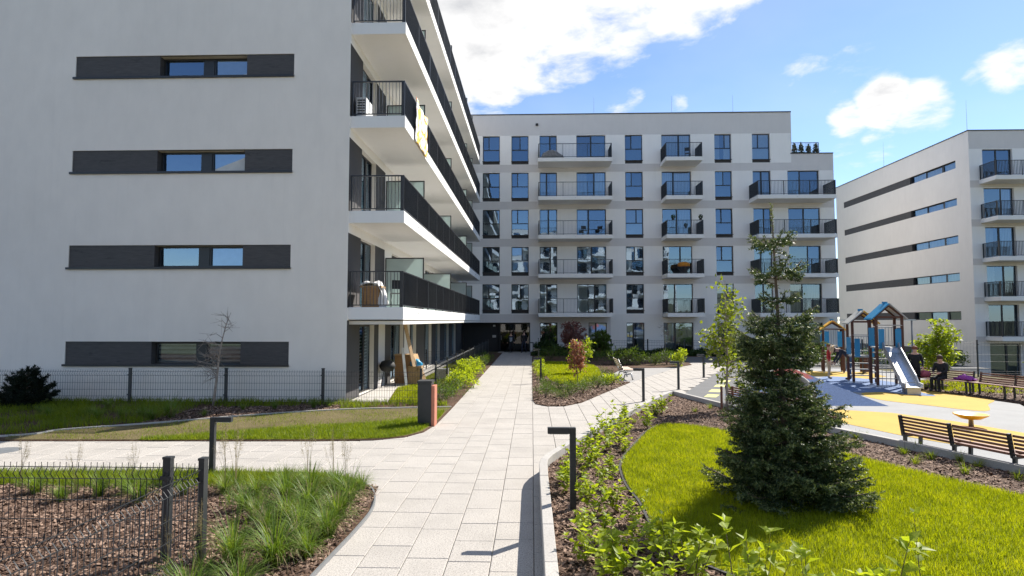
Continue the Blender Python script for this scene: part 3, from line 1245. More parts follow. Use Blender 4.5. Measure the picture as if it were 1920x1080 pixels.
facade(nb, 'E', -5.67, 18.68, 49.3, -.3, TOP, holes, side_mat, cuts_u=(23.4, 31.2, 22.6, 23.6, 27.2, 28.4), cuts_z=[2.5] + [f + 2.32 for f in FL] + FL, rev=.2, revmat='plaster_soffit')
for k, fz in enumerate([.02] + FL):
    for n, (a, b) in enumerate(spans):
        w = window(nb, 'E', -5.67, a, b, fz + .02, fz + 2.32, 'D3' if n % 2 else 'D1', .16, curtain=9 if (k == 0 and n == 0) else None)
        if k == 0 and n == 0:
            bl = MB()
            z = .1
            while z < 2.2:
                bl.bar((.1, .12, z + .05), (1.75, .12, z + .05), .10, .012, (0, .5, 1))
                z += .115
            bl.build('window_blind', 'curtain', w, world=False)
segs = [(18.76, 23.5), (23.51, 31.4), (31.41, 39.0), (39.01, 46.7)]
for k, fz in enumerate(FL):
    for n, (a, b) in enumerate(segs):
        sc = {0: (4.70,), 1: (7.85,), 2: (7.55,), 3: (3.55,)}[n]
        balcony(nb, 'E', -5.67, a, b, fz, 1.72, .37, ends=(n == 0, n == 3), screen_at=sc, screen_len=1.62)
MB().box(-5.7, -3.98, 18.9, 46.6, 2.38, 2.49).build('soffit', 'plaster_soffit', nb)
MB().box(-33.5, -6.25, 19.3, 49.2, -.2, 19.0).build('light_block_core', 'interior', nb)  # dark box in each block, added to stop sunlight and read as unlit rooms
MB().box(-34, -5.6, 18.6, 49.2, TOP, TOP + .06).build('roof_edge', 'frame_dark', nb)
MB().box(-33.9, -5.68, 18.7, 49.2, TOP - .4, TOP - .02).build('roof', 'plaster_grey', nb)

# ---- the far block closing the courtyard
YB = 49.3
fb = thing('apartment_block', 'white and grey six storey apartment block with stacked balconies closing the courtyard', 'building', (9.2, YB, 0))
PZ = 3.03
cols = [(-3.97, -2.58, 'A'), (-1.63, -.24, 'A'), (.66, 2.06, 'D'), (3.65, 6.0, 'D'), (7.57, 8.98, 'A'), (10.5, 12.85, 'D'), (14.75, 16.1, 'A'), (17.75, 19.18, 'D'), (20.5, 23.0, 'D')]
holes, wins = [], []
for k in range(5):
    zb, zt = 3.06 + PZ * k, 5.42 + PZ * k
    for n, (a, b, s) in enumerate(cols):
        if k == 4 and n == 8:
            continue
        if k == 4 and n == 7:
            s = 'A'
        holes.append((a, b, zb, zt))
        wins.append((a, b, zb, zt, s, k, n))
for a, b in ((.66, 2.06), (4.55, 6.0), (7.57, 8.98), (10.5, 12.85), (14.75, 16.1), (17.75, 19.18), (20.5, 23.0)):
    holes.append((a, b, .02, 2.33))
    wins.append((a, b, .02, 2.33, 'D', -1, 0))
ent = (-5.67, -.13, -.2, 2.33, 0)
voids = [(20.83, 24.1, 15.87, 19.27)]


def fb_mat(u, z):
    if z < 3.0:
        return 'plaster_grey' if u < 6.3 else 'plaster_right'
    if z > 17.6 or (u > 20.83 and z > 14.5):
        return 'plaster_grey'
    for k in range(5):
        if 5.42 + PZ * k + .02 < z < 3.06 + PZ * (k + 1) - .02:
            return 'plaster_grey'
    return 'plaster_white'


facade(fb, 'S', YB, -5.67, 24.1, -.6, 19.27, holes + [ent], fb_mat, cuts_u=(6.3, 20.83), cuts_z=[3.0, 17.6] + [5.44 + PZ * k for k in range(5)] + [3.04 + PZ * (k + 1) for k in range(4)], voids=voids)
for a, b, c, d, s, k, n in wins:
    st = {'A': ['A1', 'A3', 'A2', 'A1'][(n + k) % 4], 'D': ['D1', 'D3', 'D2'][(n + k) % 3]}[s]
    window(fb, 'S', YB, a, b, c, d, st, .18)
for k in range(5):
    z = 3.06 + PZ * k
    balcony(fb, 'S', YB, .52, 6.28, z, 2.0)
    balcony(fb, 'S', YB, 10.4, 13.25, z, 2.0)
    if k < 4:
        balcony(fb, 'S', YB, 17.4, 23.35, z, 2.0)
# entrance recess, dark
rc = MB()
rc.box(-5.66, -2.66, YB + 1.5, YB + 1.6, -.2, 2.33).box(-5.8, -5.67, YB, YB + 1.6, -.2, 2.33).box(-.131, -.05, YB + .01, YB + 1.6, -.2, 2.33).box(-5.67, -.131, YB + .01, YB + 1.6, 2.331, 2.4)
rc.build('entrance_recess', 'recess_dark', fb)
door = MB().box(-2.66, -2.58, YB + 1.2, YB + 1.3, 0, 2.33).box(-.21, -.13, YB + 1.2, YB + 1.3, 0, 2.33).box(-2.58, -.21, YB + 1.2, YB + 1.3, 2.2, 2.33).box(-1.5, -1.42, YB + 1.2, YB + 1.3, 0, 2.2).build('entrance_door', 'frame_dark', fb)
for a, b in ((-2.58, -1.5), (-1.42, -.21)):
    q = MB()
    q.quad((a, YB + 1.25, .02), (b, YB + 1.25, .02), (b, YB + 1.25, 2.2), (a, YB + 1.25, 2.2))
    q.build('pane', 'glass_door', door)
MB().box(-2.52, -2.5, YB + 1.12, YB + 1.2, .9, 1.3).build('door_handle', 'galv', door)
MB().box(-3.25, -2.95, YB + 1.46, YB + 1.5, 1.1, 1.3).build('intercom_panel', 'galv', fb)
MB().box(-3.2, -3.0, YB + 1.44, YB + 1.5, 2.0, 2.15).build('wall_lamp', 'white_plastic', fb)
for args in ((-5.6, 20.83, 19.27), (20.84, 24.1, 15.87)):
    MB().box(args[0] - .05, args[1] + .06, YB - .05, YB + .3, args[2], args[2] + .07).build('roof_edge', 'frame_dark', fb)
MB().box(20.83, 20.88, YB, YB + 13, 15.87, 19.27).build('wall', 'plaster_grey', fb)
MB().box(24.1, 24.15, YB + .002, YB + 13, -1.8, 15.87).build('wall', 'plaster_grey', fb)
MB().box(-5.0, 20.8, YB + .75, YB + 13, 2.45, 19.1).build('light_block_core', 'interior', fb)
MB().box(-.04, 24.05, YB + .75, YB + 13, -.2, 2.44).build('light_block_core', 'interior', fb)
MB().box(20.81, 24.05, YB + .75, YB + 13, 2.441, 15.8).build('light_block_core', 'interior', fb)
MB().box(-5.0, -.045, YB + 3.0, YB + 13, -.2, 2.44).build('light_block_core', 'recess_dark', fb)  # dark box added behind the door to keep sunlight from the rear out
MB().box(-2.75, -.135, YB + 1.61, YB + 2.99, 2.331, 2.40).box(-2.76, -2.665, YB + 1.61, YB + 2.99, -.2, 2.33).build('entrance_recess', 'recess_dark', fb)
cmb = MB().box(.35, .55, YB - .16, YB + .0, 18.35, 18.52)
cmb.tube([(.45, YB - .16, 18.43), (.45, YB - .26, 18.40)], .05, 8)
cmb.build('vent_spout', 'frame_dark', fb)
for x in (12.3, 17.6, 5.5):
    MB().tube([(x, YB + 4, 19.1), (x, YB + 4, 22.2)], [.025, .008], 6).build('lightning_rod', 'galv', fb)
# roof terrace railing
tr_ = bpy.data.objects.new('terrace_railing', railing_mesh(2.55, 1.1)); COL.objects.link(tr_)
tr_.parent = fb; tr_.location = (20.9 - 9.2, .9, 15.94)

# ---- right block, standing lower
rb = thing('apartment_block', 'light apartment block with a receding side wall of slit windows, at the right edge', 'building', (33.5, 47.5, -1.7))
RX, RY, RT = 33.5, 47.5, 17.05
holes = []
rows = [13.2, 10.2, 7.2, 4.25, 1.3, -1.65]
for z in rows:
    holes.append((34.5, 36.75, z, z + 2.4))
    holes.append((39.5, 41.0, z, z + 2.4))


def rb_mat(u, z):
    if z > 15.7:
        return 'plaster_grey'
    if z < 1.0:
        return 'plaster_grey'
    for q in rows:
        if q <= z <= q + 2.45:
            return 'plaster_white'
    return 'plaster_grey'


facade(rb, 'S', RY, RX, 48, -2.2, RT, holes, rb_mat, cuts_z=[15.7, 1.0] + [q + 2.45 for q in rows] + rows)
for n, z in enumerate(rows):
    window(rb, 'S', RY, 34.5, 36.75, z, z + 2.4, 'D1' if n % 2 else 'D3', .18)
    window(rb, 'S', RY, 39.5, 41.0, z, z + 2.4, 'D1', .18)
    if n < 5:
        balcony(rb, 'S', RY, 34.2, 40.0, z, 1.7, .3)
wb = [(14.52, 15.15), (11.56, 12.15), (8.56, 9.2), (5.58, 6.25), (2.55, 3.22), (-.42, .2)]
facade(rb, 'W', RX, 47.5, 68, -2.2, RT, [(49.0, 66.4, a, b, .06) for a, b in wb], lambda u, z: 'plaster_right', revmat='plaster_soffit')
for a, b in wb:
    MB().box(RX + .03, RX + .4, 54.9, 66.4, a + .001, b - .001).build('band_panel', 'band_panel', rb)
    window(rb, 'W', RX, 49.0, 54.9, a, b, 'R', .2, curtain=3)
MB().box(RX + .75, 47.9, RY + .75, 67.9, -2, 16.9).build('light_block_core', 'interior', rb)
MB().box(RX - .05, 48, RY - .05, 68, RT, RT + .07).build('roof_edge', 'frame_dark', rb)
MB().box(RX + .01, RX + .2, 67.9, 68, -2, RT).build('wall', 'plaster_right', rb)
for x, y in ((34.5, 49), (34.5, 60.5)):
    MB().tube([(x, y, 17), (x, y, 20.0)], [.02, .006], 5).build('lightning_rod', 'galv', rb)

# ---- the block behind the camera that closes the courtyard; it shows mirrored in the windows
ob = thing('apartment_block', 'white apartment block facing the courtyard from behind, seen mirrored in the far windows', 'building', (2, -38, 0))
holes, wn_ = [], []
for k in range(6):
    zb = .3 + PZ * k
    for n in range(9):
        x = -24 + n * 6.0
        holes += [(x, x + 2.3, zb, zb + 2.3), (x + 3.6, x + 5.0, zb, zb + 2.3)]
facade(ob, 'N', -38, -26, 30, -.3, 18.6, holes, lambda u, z: 'plaster_white' if int((z - .3) / PZ * 4) % 4 != 3 else 'plaster_grey', cuts_z=[.3 + PZ * (k + .75) for k in range(6)] + [.3 + PZ * (k + 1) for k in range(6)])
for a, b_, c, d in holes:
    window(ob, 'N', -38, a, b_, c, d, 'D1', .18, curtain=9)
for k in range(1, 6):
    for n in range(0, 9, 2):
        balcony(ob, 'N', -38, -24.4 + n * 6, -24.4 + n * 6 + 5.9, .3 + PZ * k, 1.6)
MB().box(-25.9, 29.9, -50, -38.8, -.2, 18.4).build('light_block_core', 'interior', ob)
MB().box(-26, 30, -50, -37.95, 18.6, 18.67).build('roof_edge', 'frame_dark', ob)

# ------------------------------------------------------------------ fences
def wire_panel_mesh(L, H=1.0, sp=.055, r=.0034):
    m = MB()
    bends = [(.10, .05), (H * .5, .0), (H - .1, .05)]
    n = int(L / sp)
    prof = [(0, .02), (0, .12), (.035, .17), (0, .22), (0, H * .62), (0, H - .16), (.045, H - .10), (0, H - .04), (0, H + .01)]
    for i in range(n + 1):
        x = i * L / n
        pts = [(x, -a, z) for a, z in prof]
        m.tube(pts, r, 3, False)
    for a, z in ((0, .03), (0, .12), (.0, .22), (0, H * .42), (0, H * .62), (0, H - .16), (.0, H - .04)):
        m.tube([(0, -a + .004, z), (L, -a + .004, z)], r * 1.15, 3, False)
    me = m.mesh('wire_panel')
    me.materials.append(M['wire_dark'])
    return me


PCACHE = {}


def fence(label, pts, H=1.0, sp=.055, r=.0034, post=(.06, .06), step=2.9, zb=0.0, name='wire_fence', cap=True, group=None):
    root = thing(name, label, 'fence', (pts[0][0], pts[0][1], zb), group=group)
    px, py = pts[0]
    pmk = ('post', post, H)
    if pmk not in PCACHE:
        pm = MB().box(-post[0] / 2, post[0] / 2, -post[1] / 2, post[1] / 2, -.1, H + .05)
        pm.box(-post[0] / 2 - .005, post[0] / 2 + .005, -post[1] / 2 - .005, post[1] / 2 + .005, H + .051, H + .075)
        for z in (.25, H - .16):
            pm.box(-post[0] / 2 - .02, post[0] / 2 + .02, -post[1] / 2 - .012, -post[1] / 2 + .001, z, z + .04)
        me = pm.mesh('post')
        me.materials.append(M['anthracite'])
        PCACHE[pmk] = me

    def addpost(x, y, rz):
        o = bpy.data.objects.new('post', PCACHE[pmk]); COL.objects.link(o)
        o.parent = root; o.location = (x - px, y - py, 0); o.rotation_euler = (0, 0, rz)
    for k in range(len(pts) - 1):
        a, b = np.array(pts[k], float), np.array(pts[k + 1], float)
        d = b - a
        L = np.linalg.norm(d)
        n = max(1, round(L / step))
        rz = math.atan2(d[1], d[0])
        key = (round(L / n, 2), H, sp, r)
        if key not in PCACHE:
            PCACHE[key] = wire_panel_mesh(L / n - .05, H, sp, r)
        for i in range(n):
            p = a + d * i / n
            addpost(p[0], p[1], rz)
            q = p + d / L * .025
            o = bpy.data.objects.new('wire_panel', PCACHE[key]); COL.objects.link(o)
            o.parent = root; o.location = (q[0] - px, q[1] - py, 0); o.rotation_euler = (0, 0, rz)
        if k == len(pts) - 2:
            addpost(b[0], b[1], rz)
    return root


fence('low dark wire mesh fence in front of the grey gable and along its side garden', [(-21.0, 18.3), (-3.3, 18.3), (-3.3, 46.5)], 1.0, .075, .0042, (.08, .06), 2.93)
fence('dark wire mesh fence nearest the camera, by the ornamental grasses', [(-9.4, 6.4), (-3.81, 6.4), (-3.42, 6.37), (-3.42, 1.2)], 1.0, .066, .0043, (.085, .06), 2.8)
fence('low dark wire fence across the ground floor windows of the far block', [(5.9, 46.0), (14.0, 46.0)], 1.05, .12, .006, (.09, .08), 2.4)
fence('short wire gate panel beside the far block hedge', [(14.6, 45.6), (17.2, 45.6)], 1.3, .12, .006, (.12, .1), 2.2)
fence('tall thin wire fence in front of the right hand block', [(15.4, 29.2), (20.2, 28.6), (26.5, 27.6)], 1.55, .13, .0022, (.05, .05), 2.5)
fence('low wire fence between two ground floor gardens on the left', [(-5.4, 31.4), (-3.6, 31.4)], .95, .1, .004, (.06, .06), 1.8)

# ------------------------------------------------------------------ path lamps
def lamp(loc, rz, label, h=1.02, arm=.27):
    t = thing('path_lamp', label, 'lamp', loc, rz, 'low angled path lamps')
    w = .038
    MB().box(-w, w, -w, w, 0, h).build('post', 'anthracite', t, False, bevel=.004)
    MB().box(-arm - w, -w - .001, -w, w, h - .075, h).build('head', 'anthracite', t, False, bevel=.004)
    MB().box(-arm - w + .02, -w - .02, -w + .01, w - .01, h - .082, h - .0755).build('diffuser', 'white_plastic', t, False)
    MB().box(-.06, .06, -.06, .06, -.02, .012).build('base_plate', 'metal_grey', t, False)
    return t


lamp((.50, 7.63, .19), 0, 'dark angled path lamp in the raised bed nearest the camera', 1.0)
lamp((3.45, 19.25, 0), 0, 'dark angled path lamp beyond the bed, along the kerb of the branch path')
lamp((5.32, 22.6, 0), 0, 'dark angled path lamp at the far corner of the raised bed')
lamp((7.53, 27.3, 0), R(10), 'thin dark path lamp on the right edge of the branch path')
lamp((10.1, 33.6, 0), R(10), 'farthest dark path lamp, behind the young birch')
lamp((.36, 24.8, 0), 0, 'dark path lamp in the shrub island beside the main path')
lamp((.36, 32.5, 0), 0, 'farther dark path lamp in the shrub island, near the shade edge')
lamp((-5.12, 9.8, .02), R(180), 'dark angled path lamp on the grass by the front wire fence', .93)
lamp((.1, 45.6, 0), 0, 'small dark path lamp beside the entrance of the far block', .9)

# ------------------------------------------------------------------ waste post by the path
b = thing('info_pillar', 'dark grey square pillar with a copper coloured side, on the lawn corner by the path', 'pillar', (-2.5, 14.75, .02))
MB().box(-.20, .12, -.2, .2, -.02, 1.0).build('body', 'anthracite', b, False, bevel=.006)
MB().box(-.215, .135, -.215, .215, 1.0, 1.05).build('top_plate', 'anthracite', b, False, bevel=.006)
MB().box(.121, .20, -.19, .19, -.02, .93).build('side_panel', 'copper_panel', b, False, bevel=.005)

# ------------------------------------------------------------------ benches
def slat_bench(label, p0, p1, back_side, mat='wood_bench', zt=.76, nslat=6, seat=True, sup=.98, sub=3):
    """bench along p0-p1; back_side +1: the backrest lies to the left of the direction p0->p1"""
    p0, p1 = np.array(p0, float), np.array(p1, float)
    L = np.linalg.norm(p1 - p0)
    rz = math.atan2(p1[1] - p0[1], p1[0] - p0[0])
    t = thing('park_bench', label, 'bench', (p0[0], p0[1], 0), rz)
    s = back_side
    n = max(1, round(L / sup))
    for i in range(n + 1):
        x = min(max(L * i / n, .03), L - .03)
        f = MB()
        f.bar((x, .02 * s, .40), (x, .09 * s, zt + .015), .045, .05, (0, 1, 0))
        f.bar((x, .02 * s, .40), (x, -.42 * s, .41), .045, .04)
        f.bar((x, -.02 * s, .40), (x, .0 * s, 0), .05, .05, (0, 1, 0))
        f.bar((x, -.38 * s, .40), (x, -.36 * s, 0), .05, .05, (0, 1, 0))
        f.build('support', 'rail_dark', t, False)
    for k in range(n):
        xa, xb = L * k / n + .03, L * (k + 1) / n - .03
        for j in range(nslat):
            f = (j + .5) / nslat
            z = .415 + f * (zt - .405)
            y = (.02 + f * .07 - .035) * s
            MB().box(xa, xb, y - .011, y + .011, z - .019, z + .019).build('back_slat', mat, t, False)
        if seat:
            for j in range(6):
                y = (-.05 - j * .07) * s
                MB().box(xa, xb, y - .029, y + .029, .425, .45).build('seat_slat', mat, t, False)
    return t


slat_bench('long red brown slatted bench seen from behind, at the right edge of the bed', (8.25, 7.0), (6.80, 11.6), 1, sup=1.02)
slat_bench('red brown slatted bench half hidden behind the spruce', (6.2, 13.3), (5.25, 16.7), 1, sup=1.0)
slat_bench('red brown bench below the maple with a seated person', (14.15, 23.35), (15.0, 21.45), 1, sup=1.0, nslat=5)
slat_bench('red brown empty bench in the back at the right edge', (15.05, 21.3), (15.75, 17.6), 1, sup=1.1, nslat=5)
# pale bench on the plaza
t = thing('park_bench', 'pale wooden bench with curved metal sides on the small plaza', 'bench', (3.75, 26.0, 0), 0)
for y in (.1, 1.65):
    f = MB()
    pts = [(.10, y, 0), (.16, y, .22), (.42, y, .26), (.5, y, 0)]
    f.tube(pts, .035, 8)
    f.tube([(.1, y, .3), (.5, y, .38), (.1, y, .38), (-.12, y, .86)], .03, 8)
    f.build('side_frame', 'galv', t, False, True)
for j in range(4):
    MB().box(.12 + j * .105, .215 + j * .105, 0, 1.75, .41, .445).build('seat_slat', 'wood_pale', t, False)
for j in range(4):
    a, z = .065 - j * .052, .5 + j * .1
    MB().bar((a, 0, z), (a, 1.75, z), .085, .025, (1, 0, .5)).build('back_slat', 'wood_pale', t, False)

# ------------------------------------------------------------------ playground
def play_tower(loc, rz, label, roof, with_slide, ph=1.5, eave=2.68, apex=3.15, s=.86):
    t = thing('play_tower', label, 'play tower', loc, rz)
    h = s / 2
    for x, y in ((-h, -h), (h, -h), (h, h), (-h, h)):
        MB().box(x - .045, x + .045, y - .045, y + .045, .06, eave + .02).build('post', 'wood_post', t, False, bevel=.008)
        MB().box(x - .035, x + .035, y - .035, y + .035, -.02, .06).build('post_shoe', 'galv', t, False)
    MB().box(-h - .02, h + .02, -h - .02, h + .02, ph - .06, ph).build('platform', 'play_grey', t, False)
    for sx in (-1, 1):
        r = MB()
        e, a = h + .17, .02
        yo = h + .12
        r.v = [(sx * a, -yo, apex), (sx * e, -yo, eave - .1), (sx * e, yo, eave - .1), (sx * a, yo, apex),
               (sx * a, -yo, apex - .05), (sx * e, -yo, eave - .15), (sx * e, yo, eave - .15), (sx * a, yo, apex - .05)]
        r.f = [(0, 1, 2, 3), (7, 6, 5, 4), (0, 4, 5, 1), (1, 5, 6, 2), (2, 6, 7, 3), (3, 7, 4, 0)]
        r.build('roof_panel', roof[0] if sx < 0 else roof[1], t, False)
    for y in (-h, h):
        g_ = MB()
        g_.bar((-h, y, eave - .02), (0, y, apex - .1), .05, .07, (0, 1, 0))
        g_.bar((h, y, eave - .02), (0, y, apex - .1), .05, .07, (0, 1, 0))
        g_.bar((-h, y, eave - .05), (h, y, eave - .05), .05, .07)
        g_.build('roof_truss', 'wood_post', t, False)
    MB().box(-.08, .08, -.07, .07, apex - .02, apex + .07).build('ridge_cap', 'play_blue', t, False)
    # blue side panels and rails
    MB().box(-h - .065, -h - .052, -h + .05, h - .05, ph + .02, ph + .72).build('side_panel', 'play_blue', t, False, bevel=.004)
    MB().box(h + .052, h + .065, -h + .05, h - .05, ph + .02, ph + .72).build('side_panel', 'play_blue', t, False, bevel=.004)
    for x in (-h + .05, h - .25):
        MB().box(x, x + .2, -h - .065, -h - .052, ph - .05, ph + .68).build('front_panel', 'play_blue', t, False, bevel=.004)
    rl = MB()
    rl.tube([(-h, -h - .03, ph + .82), (h, -h - .03, ph + .82)], .02, 8)
    rl.build('hand_rail', 'galv', t, False)
    rl = MB()
    rl.tube([(-h, h, ph + .75), (h, h, ph + .75)], .02, 8)
    k = 8
    for i in range(1, k):
        x = -h + s * i / k
        rl.tube([(x, h, ph), (x, h, ph + .75)], .01, 5)
    rl.build('guard_rail', 'galv', t, False)
    for i in range(5):
        z = .25 + i * .25
        MB().box(-h + .05, h - .05, h - .02, h + .12, z - .02, z + .02).build('rung', 'play_grey', t, False)
    if with_slide:
        sl = MB()
        w = .24
        path = [(-h - .02, ph + .0), (-h - .16, ph - .01), (-h - .35, ph - .18), (-h - 1.85, .42), (-h - 2.1, .27), (-h - 2.5, .25)]
        n = len(path)
        for y, z in path:
            sl.v += [(-w, y, z), (w, y, z), (w, y, z - .02), (-w, y, z - .02)]
        for i in range(n - 1):
            a = i * 4
            for q in range(4):
                sl.f.append((a + q, a + (q + 1) % 4, a + 4 + (q + 1) % 4, a + 4 + q))
        sl.f += [(0, 1, 2, 3), (4 * n - 1, 4 * n - 2, 4 * n - 3, 4 * n - 4)]
        so_ = sl.build('slide', 'steel', t, False)
        for sx in (-1, 1):
            wl_ = MB()
            for i, (y, z) in enumerate(path):
                up = .20 if 1 <= i <= 3 else .13
                wl_.v += [(sx * (w + .005), y, z - .04), (sx * (w + .035), y, z - .04), (sx * (w + .035), y, z + up), (sx * (w + .005), y, z + up)]
            for i in range(n - 1):
                a = i * 4
                for q in range(4):
                    wl_.f.append((a + q, a + (q + 1) % 4, a + 4 + (q + 1) % 4, a + 4 + q))
            wl_.f += [(0, 1, 2, 3), (4 * n - 1, 4 * n - 2, 4 * n - 3, 4 * n - 4)]
            wl_.build('slide_wall', 'galv', so_, False)
        MB().box(-.2, .2, -h - 2.45, -h - 2.4, 0, .23).build('slide_foot', 'galv', so_, False)
        MB().box(-.2, .2, -h - 1.95, -h - 1.9, 0, .38).build('slide_foot', 'galv', so_, False)
    return t


play_tower((13.55, 24.0, 0), R(-14), 'brown post play tower with blue roof and panels and a steel slide', ('play_blue', 'play_grey'), True)
play_tower((13.35, 25.4, 0), R(-14), 'lower brown post play tower with yellow roof behind the slide tower', ('play_grey', 'play_yellow'), False, 1.1, 2.5, 2.9, .8)
play_tower((14.6, 30.4, 0), R(-20), 'distant brown play tower with yellow roof, partly behind the spruce', ('play_yellow', 'play_yellow'), False, 1.3, 2.15, 2.5, .85)
t = thing('climbing_net', 'steel climbing bar grid standing under the slide tower', 'climbing frame', (13.6, 24.1, 0), R(-14))
cn = MB()
for i in range(6):
    cn.tube([(-.35 + i * .14, -.2, .0), (-.35 + i * .14, -.2, 1.42)], .011, 5)
for z in (.3, .7, 1.1):
    cn.tube([(-.37, -.2, z), (.37, -.2, z)], .011, 5)
cn.build('bar_grid', 'galv', t, False)

# rubber mound with a crawl tunnel
t = thing('play_mound', 'speckled blue rubber mound with a red crest and round crawl tunnel', 'play mound', (8.1, 19.55, 0))
NM = 48
xm = np.linspace(-1.9, 2.35, NM)


def mz(x):
    x = np.asarray(x, float)
    return np.where(x < 0, np.clip(1 - (-x / 1.9) ** 1.5, 0, 1), np.clip(1 - x / 2.35, 0, 1) ** 1.08 * (1 - .0 * x)) * np.where(np.abs(x) < .5, .97 + .03 * np.abs(x) / .5, 1) * 1.06


def face_y(z):
    return 1.15 * z - 1.1


mo = MB()
NYm = 14
for j in range(NYm):
    f = j / (NYm - 1)
    for x in xm:
        z = float(mz(x))
        y0 = face_y(z)
        mo.v.append((x * (1 - .15 * f), y0 + (1.7 - y0) * f, z * (1 - f * f)))
for j in range(NYm - 1):
    for i in range(NM - 1):
        a = j * NM + i
        mo.f.append((a, a + 1, a + 1 + NM, a + NM))
top = mo.build('mound_top', ['rubber_blue', 'rubber_red'], t, False, True)
for p in top.data.polygons:
    if -.9 < p.center.x < .55 and p.center.z > .4:
        p.material_index = 1
# sloping front face with the round opening
fr = MB()
cx, cz, cr = .0, .44, .40
ang = np.linspace(math.pi, 0, 41)
xo = [-1.9 + 4.25 * (1 - a / math.pi) for a in ang]
for sgn in (1, -1):
    i0 = len(fr.v)
    for a, ox in zip(ang, xo):
        ix, iz = cx + cr * math.cos(a), cz + sgn * cr * math.sin(a)
        oz = float(mz(ox)) if sgn > 0 else 0.0
        for k in range(5):
            q = k / 4
            x, z = ix + (ox - ix) * q, iz + (oz - iz) * q
            fr.v.append((x, face_y(z), max(z, 0)))
    for m_ in range(40):
        for k in range(4):
            a = i0 + m_ * 5 + k
            fr.f.append((a, a + 1, a + 6, a + 5))
face = fr.build('mound_face', ['rubber_blue', 'rubber_red'], t, False)
for p in face.data.polygons:
    if -.75 < p.center.x < .5 and p.center.z > .72:
        p.material_index = 1
ring = MB()
for r0 in (cr - .03, cr + .03):
    for front in (1, 0):
        for k in range(32):
            a = 2 * math.pi * k / 32
            zz = cz + r0 * math.sin(a)
            ring.v.append((cx + r0 * math.cos(a), face_y(zz) - .02 if front else .75, zz))
for k in range(32):
    n = (k + 1) % 32
    ring.f += [(k, n, n + 32, k + 32), (k + 64, k + 96, n + 96, n + 64), (k, k + 64, n + 64, n)]
ring.build('tunnel_ring', 'concrete_light', t, False, True)

t = thing('spinner_seat', 'yellow dish shaped spinner on a short stem in the playground', 'play spinner', (10.35, 14.95, 0))
MB().lathe((0, 0, 0), [(.055, 0), (.05, .18), (.07, .2)], 12).build('stem', 'galv', t, False, True)
MB().lathe((0, 0, 0), [(.02, .16), (.2, .19), (.34, .27), (.36, .3), (.33, .3), (.2, .235), (.02, .22)], 24).build('dish', 'play_yellow', t, False, True)

for loc, lab in (((14.9, 24.6, 0), 'slim grey lamp post with flat bar head behind the slide'), ((15.6, 31.2, 0), 'slim grey lamp post with flat bar head near the distant play tower')):
    t = thing('lamp_post', lab, 'lamp post', loc)
    MB().tube([(0, 0, 0), (0, 0, 2.5)], [.035, .03], 10).build('pole', 'metal_grey', t, False, True)
    MB().box(-.65, .14, -.05, .05, 2.5, 2.55).build('head', 'galv', t, False)
    MB().lathe((0, 0, 0), [(.08, 0), (.08, .02)], 12).build('base_plate', 'metal_grey', t, False)
t = thing('litter_bin', 'brown slatted litter bin beside the far play area', 'litter bin', (15.9, 30.0, 0))
MB().lathe((0, 0, 0), [(.2, .05), (.22, .75), (.19, .75), (.17, .2)], 12).build('bin_body', 'wood_post', t, False)
MB().lathe((0, 0, 0), [(.05, 0), (.05, .06)], 8).build('foot', 'galv', t, False)

# ------------------------------------------------------------------ things on balconies and in the gardens
t = thing('air_conditioner', 'white air conditioner unit on the third balcony of the near block', 'air conditioner', (-5.35, 18.95, 8.915))
MB().box(-.2, .12, .0, .8, .06, .66).build('casing', 'white_plastic', t, False, bevel=.01)
gr = MB()
for i in range(6):
    gr.box(-.16, .08, -.012, -.001, .12 + i * .085, .16 + i * .085)
gr.build('grille', 'black_rubber', t, False)
MB().lathe((0, 0, 0), [(.2, 0), (.2, .01)], 20)
MB().box(-.2, -.14, .05, .75, 0, .06).build('foot', 'metal_grey', t, False)
MB().box(.06, .12, .05, .75, 0, .06).build('foot', 'metal_grey', t, False)
# banner on the third floor railing
bn = MB()
nu, nv = 14, 12
for j in range(nv + 1):
    for i in range(nu + 1):
        y = 20.2 + 2.3 * i / nu
        z = 10.05 - 1.55 * j / nv - .12 * math.sin(i / nu * math.pi) * (1 - j / nv)
        bn.v.append((-3.885 + .02 * math.sin(i * 1.1 + j * .4) + .012 * math.sin(j * 1.7), y, z))
for j in range(nv):
    for i in range(nu):
        a = j * (nu + 1) + i
        bn.f.append((a, a + 1, a + nu + 2, a + nu + 1))
t_ = NT('banner_print')
P = t_.coord('Object')
sx = t_.n('ShaderNodeSeparateXYZ'); t_.l(P, sx.inputs[0])
n1 = t_.noise(P, 1.6, 2, .5)
n2 = t_.noise(P, 5.5, 2, .5)
c1 = t_.ramp(n1, [(.0, (.8, .79, .77)), (.49, (.8, .79, .77)), (.5, (.85, .55, .05)), (.6, (.85, .5, .04)), (.61, (.8, .79, .77)), (1, (.8, .79, .77))])
c2 = t_.ramp(n2, [(.0, (1, 1, 1)), (.62, (1, 1, 1)), (.64, (.75, .1, .12)), (.72, (.6, .1, .25)), (.74, (1, 1, 1)), (1, (1, 1, 1))])
t_.done(t_.pbr(t_.mix(1, c1, c2, 'MULTIPLY'), .7))
bo = bn.build('banner', 'banner_print', None, True, True)
bo.modifiers.new('solid', 'SOLIDIFY').thickness = .004
tag(bo, 'white banner with yellow and red print hung over the third floor railing', 'banner')

